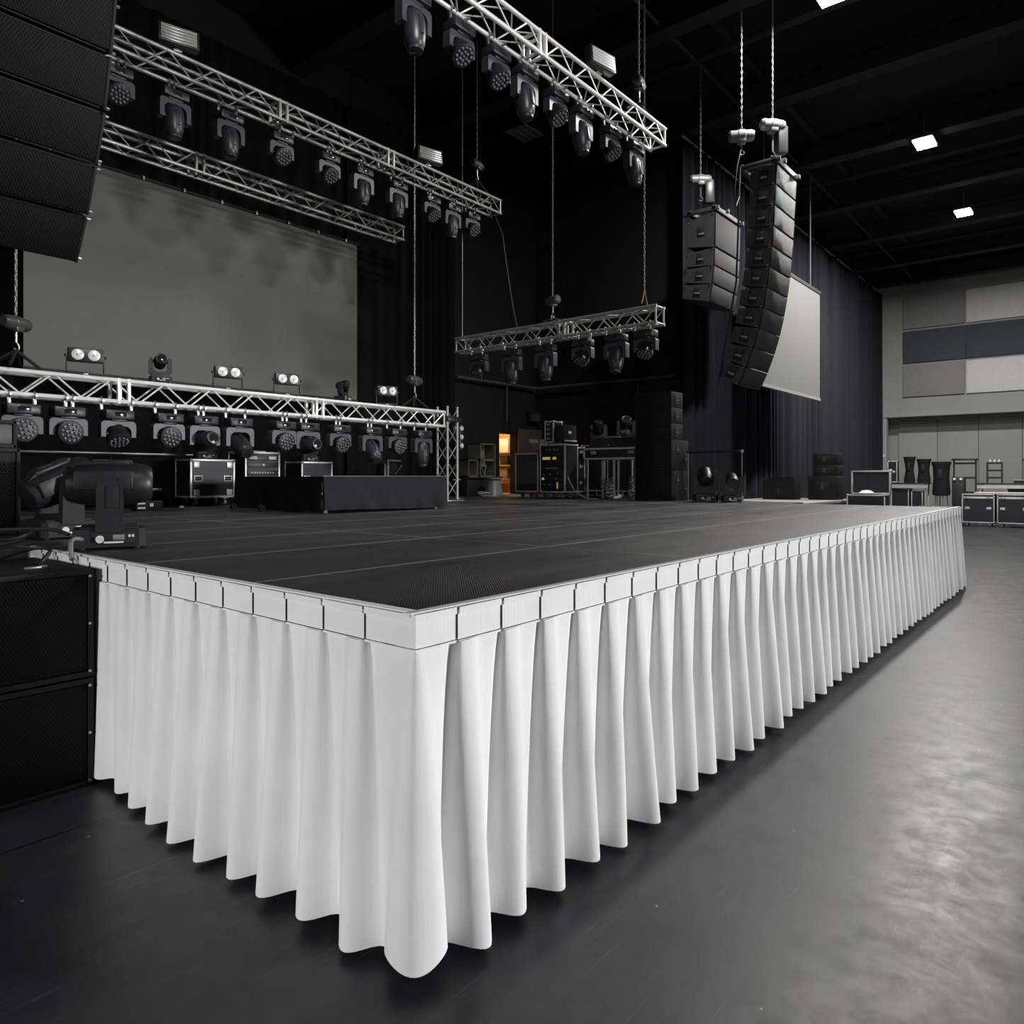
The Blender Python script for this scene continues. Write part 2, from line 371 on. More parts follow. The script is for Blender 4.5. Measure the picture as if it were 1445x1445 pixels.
# corner: fold on the left, valley, broad rounded nose, valley, fold on the front
def corner_cols():
    def mid(seam, W):
        return [W((.5 * (seam + .012) * (1 - t ** .5) + (.086 + .2 * (seam - .158)) * t ** .5, .004 + .012 * t * t, HEAD - t * (HEAD - .058))) for t in ZB]
    L_ = [mid(left_first, W_L)]; F_ = [mid(front_first, W_F)]
    nose = []
    for i in range(19):
        th = R(-38 + 166 * i / 18); pts = []
        for t in ZB:
            r = .008 + .088 * t ** .75; c0 = -.002 + .020 * t
            sag = .03 * t * max(0, math.sin(th + PI / 4)) ** 3
            x, y = c0 - r * math.cos(th), c0 - r * math.sin(th)
            # open the arc out toward the two valleys
            if th < 0: y = max(y, 0) + (.03 * (1 - t)) * (-th)
            if th > PI / 2: x = max(x, 0) + (.03 * (1 - t)) * (th - PI / 2)
            pts.append(Vector((x, y, HEAD - t * (HEAD - .075) - sag)))
        nose.append(pts)
    return L_ + nose + F_
cc = corner_cols()
allc = left[::-1] + cc + front
# return round the far end
endx = front_first + PITCH * NF
for i, (dx, dy) in enumerate(((.05, .0), (.085, .05), (.085, .12), (.06, .3), (.07, .6))):
    allc.append([Vector((endx + dx * t - .004, -.012 + dy - .05 * t * (1 if dy < .04 else 0), HEAD - t * (HEAD - .045))) for t in ZB])
sk = thing('stage_skirt', 'white pleated fabric skirt hanging round the black stage edge', 'stage skirt', (0, 0, 0))
b = MB(); b.grid([[col[r] for col in allc] for r in range(len(ZB))])
d = b.build('pleated_drape', 'skirt', sk, angle=60, normals=False)
# header band: flat tape sewn over the pleats, each lap a few millimetres proud with a groove at the seam
def band(z0, z1, proud, name, m, grooves=True):
    lapsL = [left_first + PITCH * k for k in range(NL + 1)]; lapsF = [front_first + PITCH * k for k in range(NF + 1)]
    def lap(p, q_, W):
        g = .0009 if grooves else 0
        return [W((p + g, proud + .0055, 0)), W((p + .014, proud + .0055, 0)), W((p + (q_ - p) * .5, proud + .003, 0)), W((q_ - g, proud - .001, 0))]
    runs = []
    g0 = .0009 * grooves
    cor = [W_L((lapsL[0] - g0, proud - .001, 0)), W_L((.05, proud + .002, 0)), W_L((-.006, proud, 0)), Vector((-.012 - proud, -.012 - proud, 0)), W_F((-.006, proud, 0)), W_F((.05, proud + .002, 0)), W_F((lapsF[0] - g0, proud - .001, 0))]
    runs.append(cor)
    for p, q_ in zip(lapsL, lapsL[1:]): runs.append(lap(p, q_, W_L)[::-1])
    for p, q_ in zip(lapsF, lapsF[1:]): runs.append(lap(p, q_, W_F))
    runs.append([Vector((endx, -.012 - proud, 0)), Vector((endx + .012, .0, 0)), Vector((endx + .012, .5, 0))])
    zz = [z1, z1 - (z1 - z0) * .5, z0]
    b = MB()
    for r_ in runs: b.grid([[Vector((p.x, p.y, z)) for p in r_] for z in zz])
    return b.build(name, m, sk, angle=30, normals=False)
band(.988, SZ - .004, .004, 'header_band', 'skirt')
band(.979, .9865, .0095, 'stitched_welt', 'skirt', False)
band(SZ - .016, SZ + .006, .012, 'top_hem', 'trim', False)

# ------------------------------------------------------------------ speakers
def sub_box(name, w, d, h, face='grille', logo=False, handles=True, bev=.012):
    """front faces -Y; origin at the front-left-bottom corner"""
    t = bpy.data.objects.new(name, None); C.objects.link(t)
    b = MB(); b.box((w / 2, d / 2 + .012, h / 2), (w, d - .024, h), bev=bev)
    for x in (.012, w - .012): b.box((x, .016, h / 2), (.024, .03, h - .004), bev=.004)
    for z in (.014, h - .014): b.box((w / 2, .016, z), (w - .006, .03, .026), bev=.004)
    b.build('cabinet', 'cab', t)
    MB().box((w / 2, .014, h / 2), (w - .056, .012, h - .06), bev=.003).build('grille', face, t)
    return t
def side_handle(parent, x, y, z, sgn=-1, w=.12, h=.2, m='matte'):
    q = MB(); q.box((x + sgn * .002, y, z), (.008, w, h), bev=.003); o = q.build('handle_recess', m, parent)
    q = MB(); q.box((x + sgn * .012, y, z), (.014, w * .9, .03), bev=.004); q.build('handle_bar', 'cabgrey', o)
    return o

# two dual subs on the floor at the left end of the skirt
sub = sub_box('subwoofer', 1.32, .80, .524)
tag(sub, 'lower black mesh fronted subwoofer on the floor beside the white skirt', 'speaker', 'floor subwoofers beside the skirt')
q = MB()
for x in (1.30, .02):
    for z in (.03, .26, .49): q.tube([(x, -.001, z), (x, -.008, z)], .007, 6)
q.build('screw_head', 'steel', sub)
sub.location = (-1.38, 2.22, .0)
s2 = dup(sub, 'upper black subwoofer stacked level with the stage beside the white skirt', (-1.38, 2.22, .53))
for o, z in ((sub, 0), (s2, .53)): o.location = (-1.38, 2.22, z)
q = MB(); q.box((1.12, .20, .53), (.07, .03, .012), bev=.003); q.box((1.18, .24, .53), (.03, .03, .010)); q.build('rigging_latch', 'steel', s2)

# tall cabinet at stage left edge
t = sub_box('side_cabinet', .80, .6, .62, face='sidegrille')
tag(t, 'tall black speaker cabinet standing on the stage behind the large moving heads', 'speaker'); t.location = (-.52, 4.42, SZ)
t = sub_box('monitor_speaker', .78, .5, .20, face='cabgrey')
tag(t, 'low grey fronted speaker lying on top of the tall black cabinet at stage edge', 'speaker'); t.location = (-.51, 4.46, SZ + .621)

# line arrays
def array_box(name, w, h, d):
    """front-left-TOP corner at the origin, hanging down"""
    t = bpy.data.objects.new(name, None); C.objects.link(t)
    g = .006
    b = MB(); b.prism([(.02, -g), (d, -h * .13), (d, -h * .87), (.02, -h + g)], 0, w, ax='x')
    q = b.build('cabinet', 'cabgrey', t)
    b = MB(); b.box((w / 2, .012, -h / 2), (w - .03, .02, h - .03), bev=.006); b.build('grille', 'grillefine', t)
    for x in (.008, w - .008): MB().box((x, .016, -h / 2), (.016, .03, h - .012), bev=.003).build('grille_frame', 'cab', t)
    for x, s in ((0, -1), (w, 1)):
        o = MB().box((x + s * .001, d * .50, -h * .5), (.008, .16, .19), bev=.003).build('handle_recess', 'matte', t)
        MB().box((x + s * .010, d * .50, -h * .56), (.014, .11, .03), bev=.004).build('handle_bar', 'hoist', o)
    for x, s in ((0, -1), (w, 1)):
        for y, z in ((.05, -.02), (.05, -h + .02), (d - .05, -h * .2)): MB().tube([(x - s * .005, y, z), (x + s * .03, y, z)], .008, 6).build('rigging_pin', 'steel', t)
    return t
ang = [3, 3, 3, 4, 6, 8, 10, 13, 17, 21, 25]
box0 = array_box('hanging_speaker', .89, .314, .42)
def hang_array(x, y, z, n, angs, fmt, group, src, h):
    first = not src.get('label')
    for i in range(n):
        o = src if first and i == 0 else dup(src)
        tag(o, fmt.format(ORD[i]), 'speaker', group); o.location = (x, y, z); a = R(angs[i]); o.rotation_euler = (a, 0, 0)
        y += h * math.sin(a); z -= h * math.cos(a)
hang_array(9.72, 2.35, 6.32, 11, ang, '{} speaker from the top of the long curved array', 'boxes of the long curved speaker array', box0, .3145)
# the left array: only the bottom boxes show
a2 = ang[5:]
near = [R(a) for a in ang]
y, z = 2.88, 2.69
pts = []
for a in (34, 28, 23, 16, 13, 10):
    y -= .279 * math.sin(R(a)); z += .279 * math.cos(R(a)); pts.append((y, z, a))
sm = array_box('hanging_speaker', 1.05, .272, .42)
for o in sm.children:
    if o.name.startswith('grille') and 'frame' not in o.name: o.data.materials[0] = M['grille']
    if o.name.startswith('cabinet'): o.data.materials[0] = M['cab']
lab = ['bottom', 'second', 'third', 'fourth', 'fifth', 'sixth']
for i, (y_, z_, a_) in enumerate(pts):
    o = sm if i == 0 else dup(sm)
    tag(o, f'{lab[i]}{"" if i == 0 else " from bottom"} mesh fronted speaker of the array hanging nearest the camera', 'speaker', 'boxes of the near speaker array')
    o.location = (-.95, y_, z_); o.rotation_euler = (R(a_), 0, 0)
# the second, shorter array
sb = array_box('hanging_subwoofer', 1.15, .65, .58)
tag(sb, 'large black box at the top of the short hanging array', 'speaker'); sb.location = (11.3, 4.04, 6.42); sb.rotation_euler = (R(1), 0, 0)
bx = array_box('hanging_speaker', 1.15, .335, .58)
hang_array(11.3, 4.055, 5.765, 3, [2, 6, 10], '{} small box below the large one in the short hanging array', 'boxes of the short hanging array', bx, .336)
def fly_frame(label, x, y, z, w, d, hx):
    t = thing('hanging_bumper', label, 'rigging frame', (x, y, z))
    for yy in (.03, d - .06): MB().box((w / 2, yy, 0), (w + .06, .09, .09), bev=.008).build('cross_bar', 'cabgrey', t)
    for xx in (-.005, w + .005): MB().box((xx, d / 2, -.012), (.05, d + .14, .075), bev=.008).build('side_beam', 'cabgrey', t)
    b = MB()
    b.box((hx, d / 2, .06), (.06, d + .1, .07), bev=.006)
    b.build('lifting_beam', 'cabgrey', t)
    return t
fly_frame('steel rigging frame on top of the long curved array', 9.72, 2.37, 6.40, .89, .62, .3)
fly_frame('steel rigging frame on top of the short hanging array', 11.3, 4.05, 6.50, 1.15, .58, .5)

# ------------------------------------------------------------------ chain hoists
def chain_mesh(b, z0, z1, x=0, y=0, link=.055, r=.0045):
    n = max(1, int((z1 - z0) / link))
    for i in range(n):
        zc = z0 + (i + .5) * (z1 - z0) / n; hh = link * .68; ww = .011
        P = []
        for k in range(8):
            a = 2 * PI * k / 8; px = ww * math.cos(a); pz = hh * math.sin(a)
            P.append((x + px, y, zc + pz) if i % 2 == 0 else (x, y + px, zc + pz))
        b.tube(P, r, 4, closed=True)
def hoist(label, x, y, z, rot=0., sling=None, m='hoist', top=CEIL - .02, hook=.28, bag=False, size=None):
    t = thing('hanging_hoist', label, 'chain hoist', (x, y, z), rot)
    s = size or (1. if m == 'hoist' else .8)
    b = MB(); b.lathe([(0, -.2), (.06, -.2), (.088, -.17), (.09, -.06), (.098, -.05), (.098, .05), (.09, .06), (.088, .15), (.07, .19), (0, .2)], Matrix.Diagonal((s, s, s, 1)) @ RY(PI / 2), 16)
    b.box((0, 0, -.05 * s), (.13 * s, .16 * s, .13 * s), bev=.02 * s); b.build('motor_body', m, t)
    b = MB(); chain_mesh(b, .09, top - z); b.build('lift_chain', 'chain', t)
    b = MB(); b.tube([(0, 0, -.1 * s), (0, 0, -hook + .08)], .014, 6)
    b.tube([(0, 0, -hook + .09), (.035, 0, -hook + .05), (.035, 0, -hook + .015), (0, 0, -hook), (-.03, 0, -hook + .02)], .011, 6); b.build('load_hook', 'steel', t)
    if bag:
        b = MB(); b.box((.16, .02, -.22), (.17, .15, .44), bev=.03); b.build('chain_bag', 'hoistblack', t)
    if sling:
        half, drop = sling; b = MB()
        for sx in (-half, half):
            for sy in (-.12, .12):
                b.tube([(0, 0, -hook), (sx * .5, sy * .5, -hook - drop * .5), (sx, sy * 1.0, -hook - drop)], .018, 6)
        b.build('sling', 'matte', t)
    return t
hoist('chain hoist above the front left corner of the long curved array', 9.93, 2.50, 7.03, R(-40), hook=.5, bag=True)
hoist('chain hoist above the rear of the long curved array with looped cables', 9.60, 2.87, 6.85, R(-60), hook=.3)
hoist('chain hoist above the short hanging array', 11.2, 4.30, 7.04, R(-50), hook=.4, bag=True)
hoist('chain hoist holding the right end of the upper front truss', 7.5, 3.5, 7.02, R(15), sling=(.22, .145), m='hoistblack')
hoist('chain hoist holding the right end of the upper middle truss', 8.2, 7.2, 7.12, R(10), sling=(.2, .20), m='hoistblack')
hoist('chain hoist above the right end of the low upstage truss', 6.68, 7.2, 3.08, R(10), sling=(.2, .16), m='hoistblack')
hoist('chain hoist above the left end of the low upstage truss', 1.06, 7.2, 3.10, R(30), sling=(.2, .18), m='hoistblack')
hoist('chain hoist above the middle of the side truss', 8.1, 5.44, 4.38, R(70), sling=(.1, .06), m='hoistblack')
t = thing('hanging_chain', 'lift chain with shackle at the near end of the side truss', 'chain', (8.12, 3.76, 4.05))
b = MB(); chain_mesh(b, .25, CEIL - 4.07); b.build('lift_chain', 'chain', t)
b = MB(); b.tube([(0, 0, .25), (-.05, 0, .1), (-.09, 0, .02)], .012, 6); b.tube([(0, 0, .25), (.05, 0, .1), (.09, 0, .02)], .012, 6); b.build('shackle_sling', mat('rusty_shackle', (.22, .10, .05), .5), t)
t = tag(MB().tube([(8.1, 7.47, 4.03), (8.1, 7.47, 9.3)], .008, 6).build('hanging_wire', 'chain'), 'thin steel wire holding the far end of the side truss', 'wire')
t = tag(MB().tube([(8.75, 7.25, 6.35), (8.78, 7.1, 6.0), (8.70, 6.9, 5.2), (8.55, 6.65, 4.5), (8.35, 6.4, 4.12)], .018, 6).build('hanging_cable', 'cable'), 'black cable swagged from the upper middle truss down to the side truss', 'cable')
t = tag(MB().tube([(9.52, 2.85, 6.6), (9.40, 2.86, 6.3), (9.36, 2.88, 5.95), (9.45, 2.90, 5.7), (9.58, 2.9, 5.9), (9.62, 2.9, 6.3)], .010, 6).build('hanging_cable', 'cable'), 'looped control cable dangling behind the top of the long curved array', 'cable')
t = tag(MB().tube([(9.66, 2.92, 6.4), (9.68, 2.95, 5.6), (9.66, 2.98, 4.6), (9.64, 3.1, 3.9), (9.66, 3.25, 3.2), (9.7, 3.3, 2.95)], .016, 6).build('hanging_cable', 'cable'), 'thick black cable bundle hanging down behind the long curved array', 'cable')

# ------------------------------------------------------------------ trusses
TS = .12       # half distance between chords
def truss(name, label, L_, m, joints=(), loc=(0, 0, 0), rotz=0, pitch=.58, brace=.010):
    t = thing(name, label, 'truss', loc, rotz)
    b = MB()
    for sy in (-1, 1):
        for sz in (-1, 1): b.tube([(0, sy * TS, sz * TS), (L_, sy * TS, sz * TS)], .025, 10)
    b.build('main_tube', m, t)
    b = MB(); n = int(round(L_ / (pitch / 2))); st_ = L_ / n
    for i in range(n):
        x0, x1 = i * st_ + .02, (i + 1) * st_ - .02; u = -1 if i % 2 else 1
        for sy in (-1, 1): b.tube([(x0, sy * TS, u * TS * .9), (x1, sy * TS, -u * TS * .9)], brace, 6, cap=False)
        for sz in (-1, 1): b.tube([(x0, u * sz * TS * .9, sz * TS), (x1, -u * sz * TS * .9, sz * TS)], brace * .85, 6, cap=False)
    b.build('lattice', m, t)
    for x in (0.0, L_):
        b = MB()
        for a_, c_ in (((-1, -1), (-1, 1)), ((-1, 1), (1, 1)), ((1, 1), (1, -1)), ((1, -1), (-1, -1))):
            b.tube([(x + (.02 if x == 0 else -.02), a_[0] * TS, a_[1] * TS), (x + (.02 if x == 0 else -.02), c_[0] * TS, c_[1] * TS)], .016, 8)
        b.build('end_frame', m, t)
    if joints:
        for x in joints:
            b = MB()
            for dx in (-.055, .055):
                for sy in (-1, 1): b.box((x + dx, sy * TS, 0), (.035, .045, 2 * TS + .05), bev=.004)
                for sz in (-1, 1): b.box((x + dx, 0, sz * TS), (.03, 2 * TS, .03), bev=.004)
            b.build('coupling_plate', m, t)
    return t
Z2 = 6.475; Y2 = 7.2; Z3 = 6.42; Y3 = 3.5; ZL = 2.475; YL = 7.2; Z1 = 6.0; Y1 = 8.6; X4 = 8.1; Z4 = 3.87
truss('hanging_truss', 'middle of three upper trusses, aluminium box truss lined with moving heads left of centre', 9.05, 'alu3', (4.48, 6.39), (-.33, Y2, Z2))
truss('hanging_truss', 'brightest upper aluminium truss, nearest the stage front at top centre', 7.3, 'alu', (4.34,), (.75, Y3, Z3))
truss('hanging_truss', 'rearmost upper truss, bare aluminium just above the big projection screen', 7.4, 'alu3', (3.5,), (.2, Y1, Z1))
truss('hanging_truss', 'low bright aluminium truss across the back with lamps above and below', 7.66, 'alu', (2.48, 5.14), (-.4, YL, ZL))
truss('hanging_truss', 'short dull side truss hanging free at mid height in centre', 4.05, 'alu3', (1.7,), (X4, 3.48, Z4), PI / 2, pitch=.52)
# ground support tower at the right end of the low truss
tw = thing('truss_tower', 'upright aluminium truss leg at the right end of the low truss', 'truss tower', (7.44, YL, SZ))
b = MB()
for sx in (-1, 1):
    for sy in (-1, 1): b.tube([(sx * TS, sy * TS, .03), (sx * TS, sy * TS, 1.62)], .022, 8)
b.build('upright_tube', 'alu2', tw)
b = MB()
for i in range(5):
    z0 = .08 + i * .3; u = 1 if i % 2 else -1
    for s in (-1, 1):
        b.tube([(u * TS, s * TS, z0), (-u * TS, s * TS, z0 + .29)], .009, 6, cap=False); b.tube([(s * TS, u * TS, z0), (s * TS, -u * TS, z0 + .29)], .009, 6, cap=False)
b.build('lattice', 'alu2', tw)
b = MB(); b.box((0, 0, .012), (.42, .42, .024), bev=.004); b.build('base_plate', 'steel', tw)
b = MB(); b.box((.02, 0, 1.40), (.34, .34, .09), bev=.01); b.build('sleeve_block', 'black2', tw)
for z, y in ((1.15, 0), (.95, 0), (.75, 0)): pass
t = thing('hanging_blinder', 'column of small round lamps on the right side of the truss tower', 'stage light', (7.74, YL, SZ + 1.16))
MB().box((0, 0, -.05), (.10, .10, .46), bev=.01).build('housing', 'black', t)
b = MB()
for k in range(3): b.lathe([(0, 0), (.036, 0), (.04, .012), (.045, .03), (.03, .04), (0, .035)], T(-.02, -.05, .1 - k * .15) @ RX(PI / 2) , 12)
b.build('lamp', 'lamp', t)
MB().box((-.085, 0, .10), (.08, .06, .10), bev=.008).build('bracket', 'alu', t)

# ------------------------------------------------------------------ lights on the trusses
def clamp_bm(x):
    b = MB(); P = [(x, .037 * math.sin(a), .037 * math.cos(a)) for a in [R(d_) for d_ in range(-150, 151, 25)]]
    b.tube(P, .007, 6); b.box((x, 0, -.072), (.035, .03, .070), bev=.004); b.box((x, -.05, -.01), (.02, .03, .02))
    return b
def yoke_poly(hw, inner, top, bot, t=.05, n=5):
    o = [(-hw, bot)] + [(-hw + .04 - .04 * math.cos(a), top - .04 + .04 * math.sin(a)) for a in [PI / 2 * i / n for i in range(n + 1)]]
    o += [(hw - .04 + .04 * math.sin(a), top - .04 + .04 * math.cos(a)) for a in [PI / 2 * i / n for i in range(n + 1)]] + [(hw, bot)]
    c_ = inner; r_ = c_ * .55
    o += [(c_, bot)] + [(c_ - r_ + r_ * math.cos(a), top - t - r_ + r_ * math.sin(a)) for a in [PI / 2 * i / n for i in range(n + 1)]]
    o += [(-c_ + r_ - r_ * math.sin(a), top - t - r_ + r_ * math.cos(a)) for a in [PI / 2 * i / n for i in range(n + 1)]] + [(-c_, bot)]
    return o
def mh_base(t, flip=False):
    b = MB(); b.box((0, 0, -.125), (.31, .20, .105), bev=.018); b.box((0, 0, -.185), (.17, .13, .03), bev=.008); b.build('base', 'black2', t, (0, 0, -.03))
    MB().box((0, -.102, -.122), (.12, .006, .05), bev=.002).build('display', 'lens', t, (0, 0, -.03))
    for x in (-.09, .09): clamp_bm(x).build('clamp', 'steel', t)
def spot_head(name):
    t = bpy.data.objects.new(name, None); C.objects.link(t); mh_base(t)
    b = MB(); b.prism(yoke_poly(.175, .125, -.195, -.41), -.05, .05); b.build('yoke', 'yoke', t, (0, 0, -.0105)).scale = (1.1, 1.1, 1.1)
    b = MB(); b.lathe([(0, .135), (.06, .135), (.088, .115), (.104, .07), (.11, 0), (.108, -.08), (.098, -.15), (.080, -.205), (.074, -.21), (.074, -.235), (.060, -.24), (0, -.232)], None, 22, 1.0, .95)
    b.box((0, -.10, -.03), (.05, .02, .17), bev=.008); b.box((.0, .0, 0), (.235, .05, .05), bev=.01)
    h = b.build('head', 'black2', t, (0, 0, -.423)); h.scale = (1.1, 1.1, 1.1)
    b = MB(); b.lathe([(0, -.244), (.03, -.243), (.056, -.238), (.0, -.232)], None, 16); b.build('lens', 'lens', h)
    return t
def wash_head(name):
    t = bpy.data.objects.new(name, None); C.objects.link(t); mh_base(t)
    b = MB(); b.prism(yoke_poly(.17, .125, -.195, -.36), -.045, .045); b.build('yoke', 'yoke', t, (0, 0, -.0105)).scale = (1.1, 1.1, 1.1)
    b = MB(); b.lathe([(0, .10), (.06, .10), (.09, .08), (.10, .03), (.105, -.03), (.118, -.05), (.118, -.10), (.108, -.105), (0, -.098)], None, 22)
    b.box((0, 0, 0), (.24, .05, .05), bev=.01)
    h = b.build('head', 'black', t, (0, 0, -.368)); h.scale = (1.06, 1.06, 1.06)
    b = MB(); b.ball((0, 0, -.103), .014, 8, 5)
    for rr_, n in ((.042, 6), (.083, 12)):
        for k in range(n): b.ball((rr_ * math.cos(2 * PI * k / n + .2), rr_ * math.sin(2 * PI * k / n + .2), -.103), .0165, 8, 5)
    b.build('led_cluster', 'led', h)
    return t
SPOT = spot_head('hanging_moving_head'); WASH = wash_head('hanging_moving_head')
used = set()
NODES = {}
def fixture(kind, label, loc, tilt=0., rotz=0., group=None, nodes=None):
    src = SPOT if kind == 's' else WASH
    o = src if kind not in used else dup(src)
    used.add(kind)
    tag(o, label, 'moving head light', group); o.location = loc; o.rotation_euler = (0, 0, rotz)
    for ch in o.children:
        if ch.name.startswith('head'): ch.rotation_euler = (R(tilt), 0, 0)
    if nodes:       # slide the clamps along the base clear of the lattice welds
        o0, st_, js = nodes; along = loc[0] if not rotz else loc[1]; sg = 1 if not rotz else -1
        for ch, home in zip([c_ for c_ in o.children if c_.name.startswith('clamp')], (-.09, .09)):
            P = lambda d_: along + sg * (home + d_)
            clear = lambda d_: min([abs(((P(d_) - o0 + st_ / 2) % st_) - st_ / 2) - .112] + [abs(P(d_) - o0 - j) - .105 for j in js])
            best = min((0 if clear(d_) > 0 else 1 - clear(d_), abs(d_), d_) for d_ in [k_ * .005 for k_ in range(-20, 21)])[1:]
            ch.location.x = best[1]
    return o
# upper middle truss: ten heads on the rear lower tube
k2 = [(2.10, 'w', -50), (2.77, 's', -4), (3.50, 's', -8), (4.26, 'w', -55), (5.06, 'w', -50), (5.69, 's', -4), (6.40, 's', -6), (7.16, 'w', -45), (7.66, 's', -4), (8.17, 'w', -55)]
for i, (x, k, tl) in enumerate(k2):
    fixture(k, f'{"tapered" if k == "s" else "round faced"} moving head, {ORD[i]} from left below the upper middle truss', (x, Y2 + TS, Z2 - TS), tl, group='moving heads under the upper middle truss', nodes=(-.33, 9.05 / 31, (4.48, 6.39)))
k3 = [(3.34, 's', -6), (3.98, 'w', -38), (4.57, 'w', -32), (5.07, 's', -8), (5.68, 'w', -34), (6.23, 's', -8), (6.93, 'w', -34), (7.55, 's', -8)]
for i, (x, k, tl) in enumerate(k3):
    fixture(k, f'{"tapered" if k == "s" else "round faced"} moving head, {ORD[i]} from left below the bright front truss', (x, Y3 + TS, Z3 - TS), tl, group='moving heads under the bright front truss', nodes=(.75, 7.3 / 25, (4.34,)))
kl = [(1.07, 'w', -88), (1.50, 'w', -84), (2.01, 'w', -30), (2.58, 'w', -80), (3.02, 's', -100), (3.49, 's', -60), (4.14, 'w', -80), (4.52, 's', -95), (5.07, 'w', -75), (5.66, 's', -40), (6.17, 'w', -80), (6.72, 's', -4)]
for i, (x, k, tl) in enumerate(kl):
    fixture(k, f'{"long barrelled" if k == "s" else "round faced"} moving head, {ORD[i]} from left below the low truss', (x, YL - TS, ZL - TS), tl, group='moving heads under the low truss', nodes=(-.4, 7.66 / 26, (2.48, 5.14)))
k4 = [(3.66, 'w', -30), (4.16, 's', -10), (4.77, 'w', -30), (5.49, 's', 0), (6.21, 's', 0), (6.95, 'w', -30)]
for i, (y, k, tl) in enumerate(k4):
    fixture(k, f'{"tapered" if k == "s" else "round faced"} moving head, {ORD[i]} from the near end below the side truss', (X4 - TS, y, Z4 - TS), tl, -PI / 2, 'moving heads under the side truss', nodes=(3.48, 4.05 / 16, (1.7,)))

def blinder(name):
    t = bpy.data.objects.new(name, None); C.objects.link(t)
    b = MB(); b.box((0, 0, .20), (.34, .09, .15), bev=.012); b.box((0, .06, .20), (.28, .06, .11), bev=.01); b.build('housing', 'black', t)
    b = MB(); b.box((-.178, 0, .10), (.014, .03, .20), bev=.003); b.box((.178, 0, .10), (.014, .03, .20), bev=.003); b.box((0, 0, .006), (.37, .03, .012), bev=.003)
    for x in (-.2, .2): b.tube([(x, 0, .19), (x * .9, 0, .19)], .016, 8)
    b.build('bracket', 'black', t)
    for x in (-.078, .078):
        l = MB().lathe([(.060, -.006), (.060, .006), (.052, .010), (.03, .014), (0, .016)], T(x, -.048, .20) @ RX(PI / 2), 20).build('lamp', 'lamp', t)
        MB().ball((x, -.062, .20), .014, 8, 6).build('bulb', 'white', l)
    MB().box((0, 0, -.006), (.05, .05, .012), bev=.003).build('foot', 'steel', t)
    return t
bl = blinder('blinder_light')
labs = ['leftmost two lamp blinder standing on the low upstage truss', 'two lamp blinder second from left on top of the low truss', 'two lamp blinder third from left on top of the low truss', 'rightmost two lamp blinder on the low truss near the hoist']
for i, x in enumerate((1.68, 3.35, 4.21, 5.98)):
    o = bl if i == 0 else dup(bl)
    tag(o, labs[i], 'stage light', 'blinders on the low truss'); o.location = (x, YL - TS, ZL + TS + .037 ); o.rotation_euler = (0, 0, R(-14))
def strobe(label, loc, rot, m='strobe'):
    t = thing('strobe_light', label, 'stage light', loc); t.rotation_euler = rot
    b = MB(); b.box((0, -.05, .15), (.46, .12, .23), bev=.012); b.box((0, .01, .15), (.3, .04, .15), bev=.01); b.build('housing', 'black2', t)
    b = MB(); 
    for i in range(5): b.box((0, -.112, .075 + i * .0375), (.40, .012, .034), bev=.004)
    b.build('lamp_face', m, t)
    b = MB(); b.box((0, 0, .012), (.1, .05, .024), bev=.004); b.box((0, -.01, .03), (.05, .03, .03)); b.build('bracket', 'steel', t)
strobe('strobe light with ribbed pale face above the upper middle truss, left one', (2.70, Y2 - TS, Z2 + TS + .026), (R(-4), 0, R(-15)))
strobe('small strobe light above the right half of the upper middle truss', (6.86, Y2 - TS, Z2 + TS + .026), (R(-4), 0, R(-15)))
strobe('bright faced strobe light tilted back above the bright front truss', (6.25, Y3 - TS, Z3 + TS + .026), (R(-4), R(0), R(-10)), 'lamp')

def upright(name, s=1., tilt=0., m='black2', covers=True, mh='black2'):
    """moving head standing on its base; front -Y; head axis along local Y when tilt is 0"""
    t = bpy.data.objects.new(name, None); C.objects.link(t)
    b = MB(); b.prism([(-.185 * s, -.15 * s), (-.15 * s, -.175 * s), (.15 * s, -.175 * s), (.185 * s, -.15 * s), (.185 * s, .15 * s), (.15 * s, .175 * s), (-.15 * s, .175 * s), (-.185 * s, .15 * s)], .012, .115 * s, ax='z')
    b.box((0, 0, .115 * s), (.30 * s, .28 * s, .03 * s), bev=.012 * s)
    for x in (-.14, .14):
        for y in (-.13, .13): b.tube([(x * s, y * s, 0), (x * s, y * s, .014)], .02 * s, 8)
    b.build('base', m, t)
    o = MB().box((.02 * s, -.176 * s, .062 * s), (.22 * s, .006, .066 * s), bev=.004).build('rear_panel', 'matte', t)
    MB().box((.045 * s, -.180 * s, .068 * s), (.06 * s, .004, .03 * s), bev=.001).build('display', 'hoist', o)
    MB().box((.02 * s, -.180 * s, .040 * s), (.10 * s, .004, .010 * s)).build('label_strip', 'paper', o)
    b = MB()
    for x in (.10, .118): b.box((x * s, -.180 * s, .075 * s), (.012 * s, .004, .014 * s))
    b.tube([(-.05 * s, -.178 * s, .06 * s), (-.05 * s, -.195 * s, .06 * s)], .022 * s, 10)
    b.build('socket', 'paper', o)
    return t
